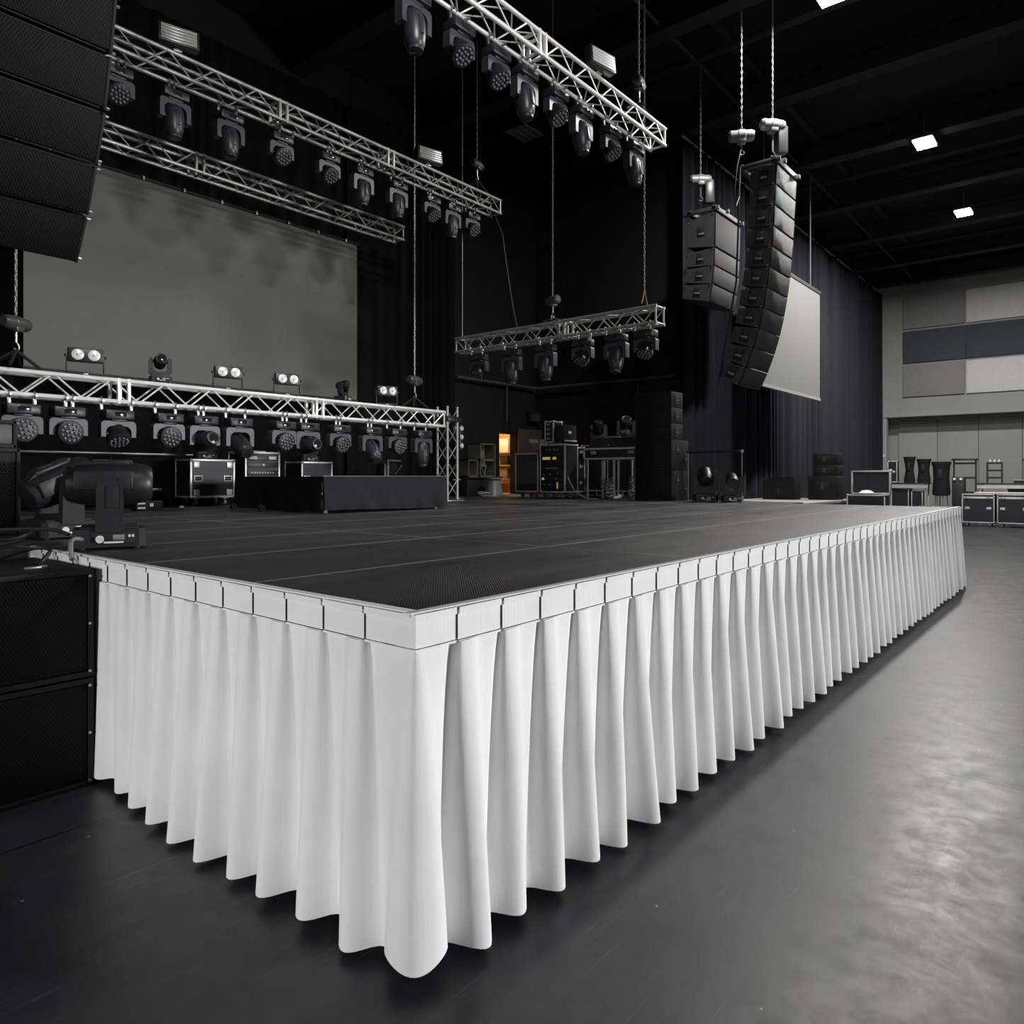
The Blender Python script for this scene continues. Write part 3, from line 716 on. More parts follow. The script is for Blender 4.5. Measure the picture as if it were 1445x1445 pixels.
# the two large floor fixtures near the left edge: the head lies across, tilt axis points at the camera
def big_head(name, label, loc, rotz, tilt):
    t = upright(name, 1.0, m='headmatte'); tag(t, label, 'moving head light'); t.location = loc; t.rotation_euler = (0, 0, rotz)
    for sy in (-1, 1):      # yoke arms in front of and behind the head
        P = [(-.072, .10), (-.068, .34), (-.058, .405), (-.03, .425), (.03, .425), (.058, .405), (.068, .34), (.072, .10)]
        y0 = sy * .165
        b = MB(); b.prism(P, y0 - .028, y0 + .028)
        b.box((.012, y0 + sy * .03, .30), (.062, .010, .13), bev=.004)
        for x in (-.05, .05): b.tube([(x, y0 + sy * .026, .40), (x, y0 + sy * .034, .40)], .008, 8)
        b.build('yoke_arm', 'headmatte', t, angle=25)
    MB().box((0, 0, .135), (.15, .36, .05), bev=.01).build('yoke_bridge', 'headmatte', t)
    b = MB()
    prof = [(0, -.235), (.075, -.235), (.10, -.22), (.122, -.15), (.13, -.06), (.13, .05), (.125, .12), (.112, .19), (.10, .215), (.09, .225), (.085, .222), (0, .205)]
    b.lathe(prof, RY(PI / 2), 24, 1., 1.02)
    b.box((-.02, 0, .122), (.24, .12, .03), bev=.012); b.box((.06, 0, .128), (.12, .09, .03), bev=.012); b.box((-.16, 0, .10), (.08, .11, .03), rot=RY(R(-25)), bev=.01)
    for sy in (-1, 1): b.box((-.03, sy * .122, .02), (.30, .02, .11), bev=.008)
    h = b.build('head', 'black', t, (0, 0, .375), (0, R(tilt), 0))
    MB().lathe([(0, .216), (.06, .212), (.084, .205), (0, .204)], RY(PI / 2), 20).build('lens', 'lens', h)
    b = MB(); b.box((-.01, 0, .139), (.16, .055, .008), bev=.003); b.build('vent_cover', 'yoke', h)
    return t
ra = math.atan2(-1.61 - 2.84, -1.5 - .27) + PI / 2
big_head('floor_moving_head', 'large moving head lying level on the stage edge, nearest the camera', (.315, 2.985, SZ), ra, 0)
big_head('floor_moving_head', 'large moving head tipped down, standing behind the nearest one', (.38, 3.98, SZ), ra + .5, -24)
# small upright heads on top of the low truss and on the flight cases
def small_upright(label, loc, rotz, s, tilt, name='moving_head', lensmat='lens'):
    t = upright(name, s, m='black' if name == 'floor_moving_head' else 'black2'); tag(t, label, 'moving head light'); t.location = loc; t.rotation_euler = (0, 0, rotz)
    b = MB()
    P = [(-.19 * s, .19 * s)] + [(-.19 * s, .42 * s), (-.17 * s, .46 * s), (-.135 * s, .46 * s), (-.125 * s, .40 * s), (-.115 * s, .26 * s), (-.07 * s, .205 * s), (.07 * s, .205 * s), (.115 * s, .26 * s), (.125 * s, .40 * s), (.135 * s, .46 * s), (.17 * s, .46 * s), (.19 * s, .42 * s), (.19 * s, .19 * s), (.12 * s, .13 * s), (-.12 * s, .13 * s)]
    b.prism(P, -.055 * s, .055 * s); b.build('yoke', 'black' if name == 'floor_moving_head' else 'black2', t)
    b = MB(); b.lathe([(0, -.17 * s), (.07 * s, -.17 * s), (.10 * s, -.14 * s), (.112 * s, -.02 * s), (.112 * s, .08 * s), (.098 * s, .15 * s), (.09 * s, .155 * s), (.08 * s, .15 * s), (0, .14 * s)], RX(PI / 2), 20)
    b.box((0, 0, 0), (.26 * s, .06 * s, .06 * s), bev=.01)
    h = b.build('head', 'black', t, (0, 0, .40 * s), (R(tilt), 0, 0))
    MB().lathe([(0, .158 * s), (.04 * s, .154 * s), (.078 * s, .147 * s), (0, .141 * s)], RX(PI / 2), 16).build('lens', lensmat, h)
    return t
small_upright('moving head standing upright on the low truss in front of the screen, left one', (2.55, YL, ZL + TS + .027), R(-20), .66, -15)
small_upright('moving head standing upright on the low truss near the right edge of the screen', (5.24, YL, ZL + TS + .027), R(25), .60, -10)
# stage-right floor pair
small_upright('large moving head with angled top on the stage beside the speaker stack', (9.95, 3.64, SZ), R(-60), 1.05, 35, 'floor_moving_head')
small_upright('smaller moving head with cloth topped head, right of the angled one', (9.97, 3.18, SZ), R(-62), .9, 20, 'floor_moving_head')

# ------------------------------------------------------------------ screens and drapes
sc = thing('hanging_screen', 'large grey projection screen hanging behind the trusses', 'screen', (1.72, 9.2, 2.93))
MB().box((2.68, 0, 1.43), (5.36, .02, 2.86)).build('screen_cloth', 'screen', sc)
b = MB(); b.tube([(-.05, .02, 2.90), (5.41, .02, 2.90)], .03, 8); b.build('top_batten', 'matte', sc)
b = MB(); b.box((2.68, .01, -.05), (5.4, .04, .1)); b.build('bottom_border', 'matte', sc)
b = MB()
for k in range(9): b.box((.3 + k * .6, -.01, 2.89), (.03, .05, .05))
b.build('tie', 'steel', sc)
im = thing('hanging_screen', 'pale grey side screen hanging in front of the black curtain', 'screen', (13.7, 4.3, 3.52))
MB().box((2.3, 0, 1.40), (4.6, .05, 2.72)).build('screen_cloth', 'imag', im)
b = MB(); b.box((2.3, 0, 2.79), (4.66, .09, .08)); b.build('top_batten', 'cab', im)
b = MB(); b.box((2.3, -.01, .0), (4.62, .07, .07)); b.build('bottom_bar', 'pgrey', im)
b = MB(); b.tube([(3.9, 0, 2.83), (3.9, 0, 5.6)], .015, 6); b.tube([(.7, 0, 2.83), (.7, 0, 5.6)], .015, 6); b.build('hanging_rod', 'chain', im)

def drape(name, label, x0, x1, y, z0, z1, m, group, fold=.26, amp=.075, seed=1, ax='x', grp=True):
    rng = random.Random(seed); L_ = x1 - x0; n = int(L_ / fold * 12); b = MB()
    ph = 0; xs = []; d = []
    k1 = rng.uniform(0, 6)
    cur = 0; w = fold
    for i in range(n + 1):
        u = L_ * i / n
        ph += 2 * PI * (L_ / n) / (fold * (1 + .35 * math.sin(u * 1.7 + k1) + .2 * math.sin(u * 4.1 + k1)))
        s = math.sin(ph); xs.append(x0 + u); d.append(amp * (abs(s) ** .8 * (1 if s > 0 else -1)) * (.7 + .4 * math.sin(u * 2.3 + k1 * 2)))
    rows = []
    for t in (0, .25, .5, .75, 1):
        z = z1 + (z0 - z1) * t
        rows.append([Vector((x, y + dd * (.75 + .35 * t), z)) for x, dd in zip(xs, d)])
    b.grid(rows)
    o = b.build(name, m, angle=80, normals=False)
    return tag(o, label, 'curtain', group)
labs = ['black side curtain panel behind the short hanging array', 'black side curtain panel behind the left part of the side screen', 'black side curtain panel behind the right part of the side screen', 'black side curtain panel just right of the side screen', 'last black side curtain panel, meeting the grey wall']
edges = [12.77, 16.3, 19.7, 23.1, 26.6, 29.85]
for i in range(5):
    drape('side_curtain', labs[i], edges[i] + .02, edges[i + 1] - .02, 5.42, .03, 8.68, 'drape', 'side curtain panels', fold=.46, amp=.155, seed=11 + i)
bt = thing('curtain_batten', 'long pipe along the top of the black side curtain', 'pipe', (12.7, 5.42, 8.74))
MB().tube([(0, 0, 0), (17.2, 0, 0)], .03, 8).build('pipe', 'alu3', bt)
b = MB()
for k in range(6): b.tube([(.3 + 3.3 * k, 0, .03), (.3 + 3.3 * k, 0, .6)], .012, 6)
b.build('hanger_rod', 'chain', bt)
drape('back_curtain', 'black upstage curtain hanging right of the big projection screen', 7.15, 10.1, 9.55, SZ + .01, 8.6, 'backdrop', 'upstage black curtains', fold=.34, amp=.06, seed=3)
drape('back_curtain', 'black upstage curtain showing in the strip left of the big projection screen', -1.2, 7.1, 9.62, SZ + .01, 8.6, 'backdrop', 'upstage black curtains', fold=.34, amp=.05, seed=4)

# ------------------------------------------------------------------ house lights
def highbay(label, x, y, power):
    t = thing('hanging_lamp', label, 'ceiling light', (x, y, 8.62))
    b = MB(); b.box((0, 0, .06), (.60, .42, .06), bev=.015)
    for k in range(7): b.box((-.21 + .07 * k, 0, .12), (.012, .30, .07))
    b.build('housing', 'cabgrey', t)
    b = MB(); b.box((-.145, 0, .012), (.27, .37, .035), bev=.012); b.box((.145, 0, .012), (.27, .37, .035), bev=.012); b.build('diffuser', 'emit', t)
    b = MB(); b.tube([(-.1, 0, .15), (-.1, 0, .55)], .008, 6); b.tube([(.1, 0, .15), (.1, 0, .55)], .008, 6); b.build('hanging_rod', 'steel', t)
    l = bpy.data.lights.new('high_bay', 'AREA'); l.shape = 'RECTANGLE'; l.size = .5; l.size_y = .32; l.energy = power; l.color = (1, .985, .96)
    o = bpy.data.objects.new('high_bay_light', l); C.objects.link(o); o.parent = t; o.location = (0, 0, -.03)
P0 = 430
highbay('glowing high bay lamp at the top edge, nearest of three', 9.75, 1.6, P0)
highbay('largest glowing high bay lamp above the grey house floor', 16.1, 1.47, P0)
highbay('glowing high bay lamp nearest the far grey wall', 21.4, 1.47, P0 * 1.85)
t = thing('hanging_vent', 'ridged grey slatted unit high in the dark behind the front truss', 'ceiling fixture', (10.25, 7.75, 8.6), R(0))
b = MB()
for k in range(4): b.box((0, -.21 + .14 * k, 0), (.62, .12, .03), bev=.006)
b.build('slat', 'hoist', t); MB().box((0, 0, .05), (.66, .6, .05), bev=.01).build('housing', 'matte', t); MB().tube([(0, 0, .08), (0, 0, .7)], .01, 6).build('hanging_rod', 'matte', t)

# ------------------------------------------------------------------ drum riser
rs = thing('drum_riser', 'low riser covered in black cloth in the middle of the stage', 'riser', (3.45, 5.22, SZ))
def cloth_side(x0, y0, x1, y1, nx, ny, zt, zb, amp, seed, n=60):
    rng = random.Random(seed); k = [(rng.uniform(1, 7), rng.uniform(0, 6), rng.uniform(-3, 3)) for _ in range(6)]
    rows = []
    for j in range(14):
        t = j / 13; row = []
        for i in range(n + 1):
            u = i / n; w = sum(math.sin(a * u * 6 + p + c_ * t * 2) for a, p, c_ in k) / 6
            o = .012 + amp * (.2 + t) * (w + .5)
            z = zt + (zb - zt) * t + (.012 * math.sin(3 * u + seed) * t)
            row.append(Vector((x0 + (x1 - x0) * u + nx * o, y0 + (y1 - y0) * u + ny * o, z)))
        rows.append(row)
    return rows
W_, D_, H_ = 1.95, 1.85, .42
b = MB(); b.box((W_ / 2, D_ / 2, H_ - .03), (W_, D_, .06), bev=.005); b.build('deck', 'matte', rs)
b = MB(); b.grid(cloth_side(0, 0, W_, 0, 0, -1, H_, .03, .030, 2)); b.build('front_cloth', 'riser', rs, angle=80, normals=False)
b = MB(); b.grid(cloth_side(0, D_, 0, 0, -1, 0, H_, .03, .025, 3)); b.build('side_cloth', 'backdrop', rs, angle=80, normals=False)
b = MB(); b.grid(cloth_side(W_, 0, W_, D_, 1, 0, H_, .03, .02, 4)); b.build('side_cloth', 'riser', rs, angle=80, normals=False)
b = MB()
for x, y in ((.1, .1), (1.85, .1), (.1, 1.75), (1.85, 1.75), (.1, .95), (1.85, .95)): b.tube([(x, y, 0), (x, y, H_ - .06)], .03, 8)
b.build('leg', 'steel', rs)
b = MB()
for y in (D_ - .1, D_ * .6): b.lathe([(0, -.02), (.04, -.02), (.04, .02), (0, .02)], T(-.09, y, .04) @ RX(PI / 2), 12)
b.build('caster', 'black', rs)
MB().box((W_ / 2, -.008, H_ + .004), (W_ + .02, .02, .008)).build('edge_trim', 'pipe', rs)

# ------------------------------------------------------------------ flight cases
def flight_case(name, label, loc, w, d, h, rotz=0., wheels=True, lid=.0, face='case', group=None, catches=True, rackface=None):
    """front faces -Y, origin at floor level under the front-left corner"""
    t = thing(name, label, 'flight case', loc, rotz, group)
    z0 = .115 if wheels else .0; H = h - z0; e = .028
    MB().box((w / 2, d / 2, z0 + H / 2), (w - .012, d - .012, H - .012)).build('shell', face, t)
    b = MB()
    for x in (e / 2, w - e / 2):
        for y in (e / 2, d - e / 2): b.box((x, y, z0 + H / 2), (e, e, H), bev=.003)
    for z in (z0 + e / 2, z0 + H - e / 2) + ((z0 + H * lid, z0 + H * lid + e) if lid else ()):
        for y in (e / 2, d - e / 2): b.box((w / 2, y, z), (w, e, e), bev=.003)
        for x in (e / 2, w - e / 2): b.box((x, d / 2, z), (e, d, e), bev=.003)
    b.build('edging', 'edge', t)
    b = MB()
    for x in (0, w):
        for y in (0, d):
            for z in (z0, z0 + H): b.ball((x + (.018 if x == 0 else -.018), y + (.018 if y == 0 else -.018), z + (.018 if z == z0 else -.018)), .03, 8, 6)
    b.build('ball_corner', 'steel', t)
    if catches:
        zc = z0 + H * .5; zs = (zc,) if h < .9 else (zc,)
        for x in (w * .17, w * .83):
            b = MB(); b.box((x, -.002, zc), (.125, .010, .085), bev=.003); hd = b.build('recessed_handle', 'edge', t)
            MB().box((x, -.008, zc), (.10, .006, .06), bev=.002).build('dish', 'matte', hd); MB().tube([(x - .045, -.012, zc), (x + .045, -.012, zc)], .007, 6).build('grip', 'steel', hd)
    if wheels:
        for x in (.12, w - .12):
            for y in (.1, d - .1):
                b = MB(); b.lathe([(0, -.018), (.045, -.018), (.048, 0), (.045, .018), (0, .018)], T(x, y, .048) @ RY(PI / 2), 12); b.box((x, y, .085), (.03, .05, .05)); b.box((x, y, .11), (.08, .08, .012))
                b.build('caster', 'steel', t)
    return t
c1 = flight_case('flight_case', 'black flight case with silver edges and corner plates left of the riser', (3.52, 8.4, SZ), .68, .46, .67)
b = MB()
for x in (.09, .59):
    for z in (.19, .59): b.box((x, -.003, z), (.085, .010, .085), bev=.003)
b.build('corner_plate', 'edge', c1)
c2 = flight_case('equipment_rack', 'open fronted equipment rack in a silver edged case behind the riser', (4.42, 8.5, SZ), .60, .5, .80, catches=False)
b = MB()
for i, z in enumerate((.70, .60, .48, .36, .24)): b.box((.30, .0, z), (.52, .012, .075 if i else .06), bev=.003)
b.build('rack_unit', 'black', c2)
b = MB(); b.box((.13, -.008, .71), (.13, .006, .05)); b.box((.46, -.008, .71), (.13, .006, .05))
b.tube([(.3, -.006, .60), (.3, -.02, .60)], .02, 10)
for i in range(9): b.box((.11 + i * .045, -.008, .48), (.02, .006, .016))
b.build('rack_panel_marking', 'hoist', c2)
sheet = MB().box((4.66, 8.72, SZ + .812), (.34, .26, .012), rot=RZ(.3), bev=.003).build('paper_stack', 'paper'); tag(sheet, 'white papers lying on the rack behind the riser', 'papers')
c3 = flight_case('flight_case', 'small silver edged flight case behind the riser, right of the rack', (5.55, 8.7, SZ), .62, .5, .67)
small_upright('moving head standing on the flight case left of the riser', (3.86, 8.63, SZ + .672), R(-18), .8, -5, 'moving_head')
small_upright('moving head standing on the small flight case behind the riser', (5.86, 8.95, SZ + .672), R(-20), .8, -5, 'moving_head')
tag(MB().lathe([(0, 0), (.05, 0), (.055, .02), (.045, .05), (.02, .07), (0, .072)], T(4.28, 8.3, SZ), 14).build('floor_marker', 'red'), 'small orange dome on the stage beside the flight case casters', 'marker')
tag(MB().lathe([(0, 0), (.03, 0), (.03, .02), (0, .03)], T(3.25, 8.1, SZ), 12).build('floor_marker', 'yellow'), 'tiny yellow dot marker on the stage left of the flight case', 'marker')
rl = thing('barrier_rail', 'thin pale rail with black cloth across the back of the stage at left', 'rail', (1.2, 9.0, SZ))
MB().tube([(0, 0, .74), (2.95, 0, .74)], .014, 8).build('top_tube', 'alu3', rl)
b = MB()
for x in (.1, 1.5, 2.85): b.tube([(x, 0, 0), (x, 0, .73)], .014, 6); b.box((x, 0, .008), (.2, .3, .016))
b.build('post', 'matte', rl)
MB().box((1.47, .02, .36), (2.9, .015, .66)).build('cloth', 'backdrop', rl)
t = tag(MB().box((3.05, 8.75, SZ + .24), (.46, .03, .03), bev=.005).build('hanging_bar', 'edge'), 'short pale metal bar showing between the big moving head and flight case', 'bar')
dv = thing('connector_box', 'small stage box with lit labels on the floor behind the big moving head', 'stage box', (2.45, 7.6, SZ))
MB().box((.12, 0, .06), (.32, .16, .12), bev=.01).build('housing', 'black', dv); b = MB(); b.box((.02, -.082, .09), (.09, .004, .02)); b.box((.02, -.082, .035), (.09, .004, .02)); b.box((.14, -.082, .07), (.04, .004, .04)); b.build('label_strip', 'white', dv)

# ------------------------------------------------------------------ stage right: racks, console table, side-fill stack
sf = sub_box('side_fill_subwoofer', .72, .66, .53, face='sidegrille')
def side_handles(t, w, d, h, big=False):
    side_handle(t, 0, d * .35, h * .62, -1, .11, .17)
    side_handle(t, 0, d * .78, h * .30, -1, .07, .22)
side_handles(sf, .72, .66, .53)
tag(sf, 'bottom large subwoofer of the black speaker stack at stage right', 'speaker', 'side fill speaker stack')
# front (-Y local) turned to face -X: rotate -90 so the grille looks across the stage
sf.location = (9.9, 4.95, SZ); sf.rotation_euler = (0, 0, -PI / 2)
sf2 = dup(sf, 'upper large subwoofer of the black speaker stack at stage right', (9.9, 4.95, SZ + .532))
# after the turn the local +X side faces -Y, so give handles there
for s_ in (sf, sf2):
    for (yy, zz, hh) in ((.22, .36, .15), (.52, .20, .2)):
        o = MB().box((.722, yy, zz), (.008, .09, hh), bev=.003).build('handle_recess', 'matte', s_); MB().box((.728, yy, zz), (.012, .08, .02)).build('handle_bar', 'hoist', o)
tp = sub_box('side_fill_speaker', .70, .44, .275, face='sidegrille')
q = MB(); q.box((.702, .2, .17), (.008, .12, .08), bev=.003); q.box((.702, .2, .08), (.008, .09, .05), bev=.003); o = q.build('handle_recess', 'matte', tp); MB().box((.71, .2, .125), (.012, .11, .018)).build('handle_bar', 'hoist', o)
tp.location = (9.91, 4.94, SZ + 1.066); tp.rotation_euler = (0, 0, -PI / 2)
nm = ['lowest', 'middle', 'topmost']
for i in range(3):
    o = tp if i == 0 else dup(tp)
    tag(o, f'{nm[i]} of three small speakers on top of the stage right subwoofers', 'speaker', 'small speakers of the side fill stack'); o.location = (9.91, 4.94, SZ + 1.066 + i * .278)
FX = -PI / 2      # these racks face across the stage
b = flight_case('equipment_rack', 'dark equipment rack on casters left of the lit amplifier rack', (9.74, 7.58, SZ), .58, .5, .88, FX, catches=False)
q = MB()
for i in range(10): q.box((.07 + i * .05, -.004, .78), (.035, .008, .045))
for i in range(5): q.box((.15 + i * .06, -.004, .36), (.02, .006, .014))
q.box((.29, -.002, .56), (.48, .004, .56)); q.build('rack_panel_marking', 'hoistblack', b)
ar = flight_case('amplifier_rack', 'tall amplifier rack with glowing amber displays and silver edges', (9.7, 6.93, SZ), .60, .44, 1.04, FX, catches=False)
q = MB()
for z in (.95, .82, .70, .50, .36, .24): q.box((.30, 0, z), (.50, .012, .09), bev=.003)
q.build('rack_unit', 'black', ar)
q = MB(); q.box((.17, -.010, .77), (.18, .006, .05)); q.box((.36, -.010, .77), (.08, .006, .05)); q.build('display', 'amber', ar)
q = MB(); q.box((.30, -.010, .58), (.30, .010, .03))
for i, (x, z) in enumerate([(.11, .46), (.26, .47), (.44, .48), (.12, .27), (.26, .27), (.40, .38), (.17, .93), (.26, .93), (.36, .93), (.43, .93)]): q.box((x, -.010, z), (.04, .008, .025))
q.build('connector', 'steel', ar)
q = MB(); q.tube([(.10, -.012, .38), (.10, -.03, .38)], .025, 8); q.box((.43, -.012, .25), (.02, .01, .12)); q.build('plug', 'amber', ar)
tag(MB().tube([(9.72, 6.28, SZ + .42), (9.68, 6.2, SZ + .30), (9.66, 6.05, SZ + .12), (9.68, 5.8, SZ + .012), (9.70, 5.6, SZ + .012)], .011, 6).build('loose_cable', 'greycable'), 'pale cable drooping from the amplifier rack to the floor', 'cable')
ub = flight_case('rack_case', 'upright open rack case standing on the amplifier rack', (9.76, 6.86, SZ + 1.072), .22, .30, .42, FX, wheels=False, catches=False)
q = MB()
for i in range(4): q.box((.09, -.004, .08 + i * .09), (.09, .008, .05))
q.build('rack_panel_marking', 'hoist', ub)
bc = thing('control_box', 'black control box with a white label beside the upright rack case', 'control box', (9.72, 6.36, SZ + 1.073))
MB().box((.21, .12, .17), (.40, .24, .33), bev=.01).build('housing', 'case', bc); MB().box((.18, -.003, .19), (.09, .006, .05)).build('label_strip', 'white', bc)
MB().box((.21, -.003, .03), (.40, .012, .03)).build('edging', 'edge', bc)
sidec = flight_case('equipment_rack', 'dark case with silver clips right of the amplifier rack', (10.22, 6.42, SZ), .30, .5, 1.0, catches=False)
q = MB()
for z in (.3, .62, .9): q.box((.15, -.004, z), (.10, .008, .06), bev=.003)
q.build('clip', 'edge', sidec)
cb = thing('cardboard_box', 'open brown cardboard box on top of the amplifier rack', 'box', (9.86, 7.04, SZ + .915))
q = MB(); q.prism([(0, 0), (.20, 0), (.25, .24), (-.03, .24)], 0, .2); q.build('carton', 'card', cb)
q = MB(); q.box((-.07, .1, .20), (.09, .2, .008), rot=RY(R(50))); q.build('flap', 'paper', cb)
# console table: flight-case desk on legs with gear on and under it
DX = 10.36; DY = 6.34
tb = thing('console_desk', 'flight case desk on metal legs between amplifier rack and speaker stack', 'desk', (DX, DY, SZ), FX)
q = MB(); q.box((.64, .3, .86), (1.26, .58, .18), bev=.004); q.build('tray', 'case', tb)
q = MB()
for z in (.765, .955):
    for y in (.0, .6): q.box((.64, y, z), (1.31, .03, .035), bev=.003)
for x in (0, 1.28):
    for y in (0, .6): q.box((x, y, .86), (.03, .03, .22), bev=.003)
q.build('edging', 'edge', tb)
for x in (.06, .66, .76, 1.22):
    MB().box((x, .03, .376), (.03, .03, .75)).build('leg', 'edge', tb)
for x in (.06, 1.22): MB().box((x, .57, .376), (.03, .03, .75)).build('leg', 'edge', tb)
q = MB()
for x in (.22, 1.05): q.box((x, -.018, .88), (.12, .012, .06), bev=.003)
q.build('catch', 'steel', tb)
cs = thing('mixing_console', 'long black mixing console lying on the flight case desk', 'console', (DX + .08, DY - .06, SZ + .976), FX)
q = MB(); q.prism([(0, 0), (.5, 0), (.5, .26), (.06, .19), (0, .08)], 0, 1.16, ax='x'); q.build('body', 'black', cs)
q = MB(); q.tube([(.45, -.002, .05), (.45, -.012, .05)], .02, 8); q.build('knob', 'steel', cs)
q = MB()
for i in range(8): q.box((.35 + i * .04, .1, .205), (.03, .06, .014))
q.build('fader_bank', 'hoist', cs)
small_upright('moving head parked upright on a case behind the mixing console', (11.42, 6.68, SZ + 1.092), R(-70), .9, -60, 'moving_head')
flight_case('flight_case', 'dark tall case behind the mixing console carrying a parked moving head', (11.18, 6.98, SZ), .6, .5, 1.075, FX, catches=False)
flight_case('flight_case', 'dark tall case behind the stage right speaker stack carrying a tall moving head', (11.18, 5.72 + .62, SZ), .6, .5, 1.075, FX, catches=False)
small_upright('tall moving head parked beside the top of the stage right speaker stack', (11.42, 6.02, SZ + 1.092), R(-60), 1.0, -40, 'moving_head')
tm = thing('control_box', 'small grey switch box on the mixing console', 'control box', (DX + .5, DY - .62, SZ + 1.24)); MB().box((0, 0, .05), (.12, .16, .10), bev=.012).build('housing', 'hoistblack', tm); MB().box((-.062, 0, .06), (.004, .1, .04)).build('label_strip', 'hoist', tm)
def coil(label, x, y, r0, n, m='cable', z=SZ + .012, seed=1, mess=.3, h=.02):
    rng = random.Random(seed); P = []
    for i in range(n * 14):
        a = 2 * PI * i / 14; rr_ = r0 * (1 + mess * math.sin(a * 1.31 + seed) * .5 + rng.uniform(-.05, .05)); P.append((x + rr_ * math.cos(a), y + rr_ * .7 * math.sin(a), z + h * i / 14 + abs(.03 * math.sin(a * .77))))
    return tag(MB().tube(P, .010, 5).build('coiled_cable', m), label, 'cable')
coil('coiled cables heaped under the left half of the console desk', DX + .28, DY - .36, .15, 9, 'greycable', seed=2, h=.04)
coil('coiled cables heaped under the right half of the console desk', DX + .28, DY - .98, .15, 9, 'greycable', seed=5, h=.045)
for i, (y0, l) in enumerate(((6.27, 'leftmost black cable hanging loose beside the console desk'), (5.80, 'black cable hanging under the left half of the console desk'), (5.30, 'black cable hanging under the right half of the console desk'))):
    x = DX - .03; tag(MB().tube([(x, y0, SZ + .70), (x - .05, y0 - .03, SZ + .45), (x - .06, y0 + .02, SZ + .2), (x - .13, y0 - .04, SZ + .016), (x - .22, y0 - .16, SZ + .016)], .013, 6).build('hanging_cable', 'cable'), l, 'cable')
sh = thing('crumpled_cloth', 'crumpled white cloth on the floor left of the speaker stack', 'cloth', (9.75, 5.22, SZ + .012))
q = MB(); q.ball((0, 0, .03), .06, 10, 6, (1.7, 1, .55)); q.ball((.12, .03, .045), .045, 10, 6, (1, 1, 1)); q.build('bundle', 'white', sh)
# handrail by the two floor heads
hr = thing('stage_rail', 'black tube guard rail on the stage edge behind two floor moving heads', 'rail', (10.44, 3.2, SZ))
q = MB(); q.tube([(0, 0, .85), (0, 1.0, .85)], .018, 8); q.build('top_tube', 'black2', hr)
q = MB(); q.tube([(0, .01, 0), (0, .01, .85)], .016, 8); q.tube([(0, .99, 0), (0, .99, .85)], .016, 8); q.build('post', 'black2', hr)
MB().box((0, .005, .85), (.06, .05, .05), bev=.008).build('end_cap', 'steel', hr)
# cupboards and bits by the back wall
def cubby(label, loc, w, h, stuff=0):
    t = thing('storage_cabinet', label, 'cabinet', loc)
    q = MB()
    for lo, hi in (((0, 0, 0), (.02, .4, h)), ((w - .02, 0, 0), (w, .4, h)), ((0, 0, 0), (w, .4, .02)), ((0, 0, h - .02), (w, .4, h)), ((0, .38, 0), (w, .4, h))):
        q.box([(a + c_) / 2 for a, c_ in zip(lo, hi)], [c_ - a for a, c_ in zip(lo, hi)])
    q.build('carcass', 'cream', t)
    if stuff == 1: MB().box((w * .45, .2, .2), (.16, .1, .32), bev=.006).build('notice_board', 'card', t)
    if stuff == 2:
        q = MB(); q.tube([(.12, .1, .3), (.24, .1, .03)], .012, 6); q.tube([(.3, .1, .28), (.24, .1, .03)], .012, 6); q.build('folded_stand', 'steel', t); MB().box((w * .4, .15, .28), (.16, .08, .10)).build('carton', 'paper', t)
    return t
dk = thing('storage_chest', 'low dark trunk under the pale cabinets by the back wall', 'trunk', (9.75, 8.85, SZ))
MB().box((.55, .3, .21), (1.1, .52, .42), bev=.012).build('body', 'case', dk); MB().box((.55, .0, .41), (1.1, .02, .03)).build('edging', 'hoistblack', dk)
cubby('lower pale cabinet with a folded stand inside by the back wall', (10.2, 8.92, SZ + .422), .50, .36, 2)
cubby('upper pale cabinet holding a tan board by the back wall', (10.2, 8.92, SZ + .783), .50, .36, 1)
cubby('narrow pale cabinet left of the stacked pair by the back wall', (9.82, 8.92, SZ + .422), .30, .36)
pn = thing('tall_stool', 'white conical stool before the pale cabinets', 'stool', (10.19, 8.53, SZ))
q = MB(); q.lathe([(.23, 0), (.20, .02), (.155, .30), (.145, .36), (0, .36)], None, 20); q.build('body', 'hoist', pn); MB().lathe([(0, .362), (.17, .362), (.175, .375), (.17, .395), (0, .40)], None, 20).build('lid', 'hoist', pn)
coil('tangle of grey cable on the floor by the white stool', 9.72, 8.4, .14, 6, 'greycable', seed=8, h=.012)
mst = thing('stand_post', 'short white post with a crossbar right of the black riser', 'stand', (8.5, 8.0, SZ))
q = MB(); q.tube([(0, 0, .02), (0, 0, .55)], .018, 8); q.build('post', 'hoist', mst); MB().tube([(-.10, 0, .36), (.10, 0, .36)], .014, 8).build('crossbar', 'hoist', mst); MB().lathe([(0, 0), (.13, 0), (.12, .02), (.03, .03), (0, .03)], None, 16).build('foot', 'hoistblack', mst)
dev = thing('light_stand', 'small metal stand cluster behind the riser at the truss tower', 'stand', (7.05, 8.3, SZ))
q = MB(); q.box((0, 0, .40), (.34, .22, .5), bev=.01); q.build('box_body', 'black', dev)
q = MB(); q.tube([(-.12, -.13, .70), (.2, -.13, .70)], .016, 6); q.tube([(-.1, -.13, .42), (-.1, -.13, .70)], .016, 6); q.tube([(.05, -.13, .45), (.22, -.13, .62)], .014, 6); q.ball((-.12, -.13, .40), .04, 8, 6); q.build('bracket', 'steel', dev)
MB().tube([(0, 0, 0), (0, 0, .2)], .03, 8).build('leg', 'steel', dev)

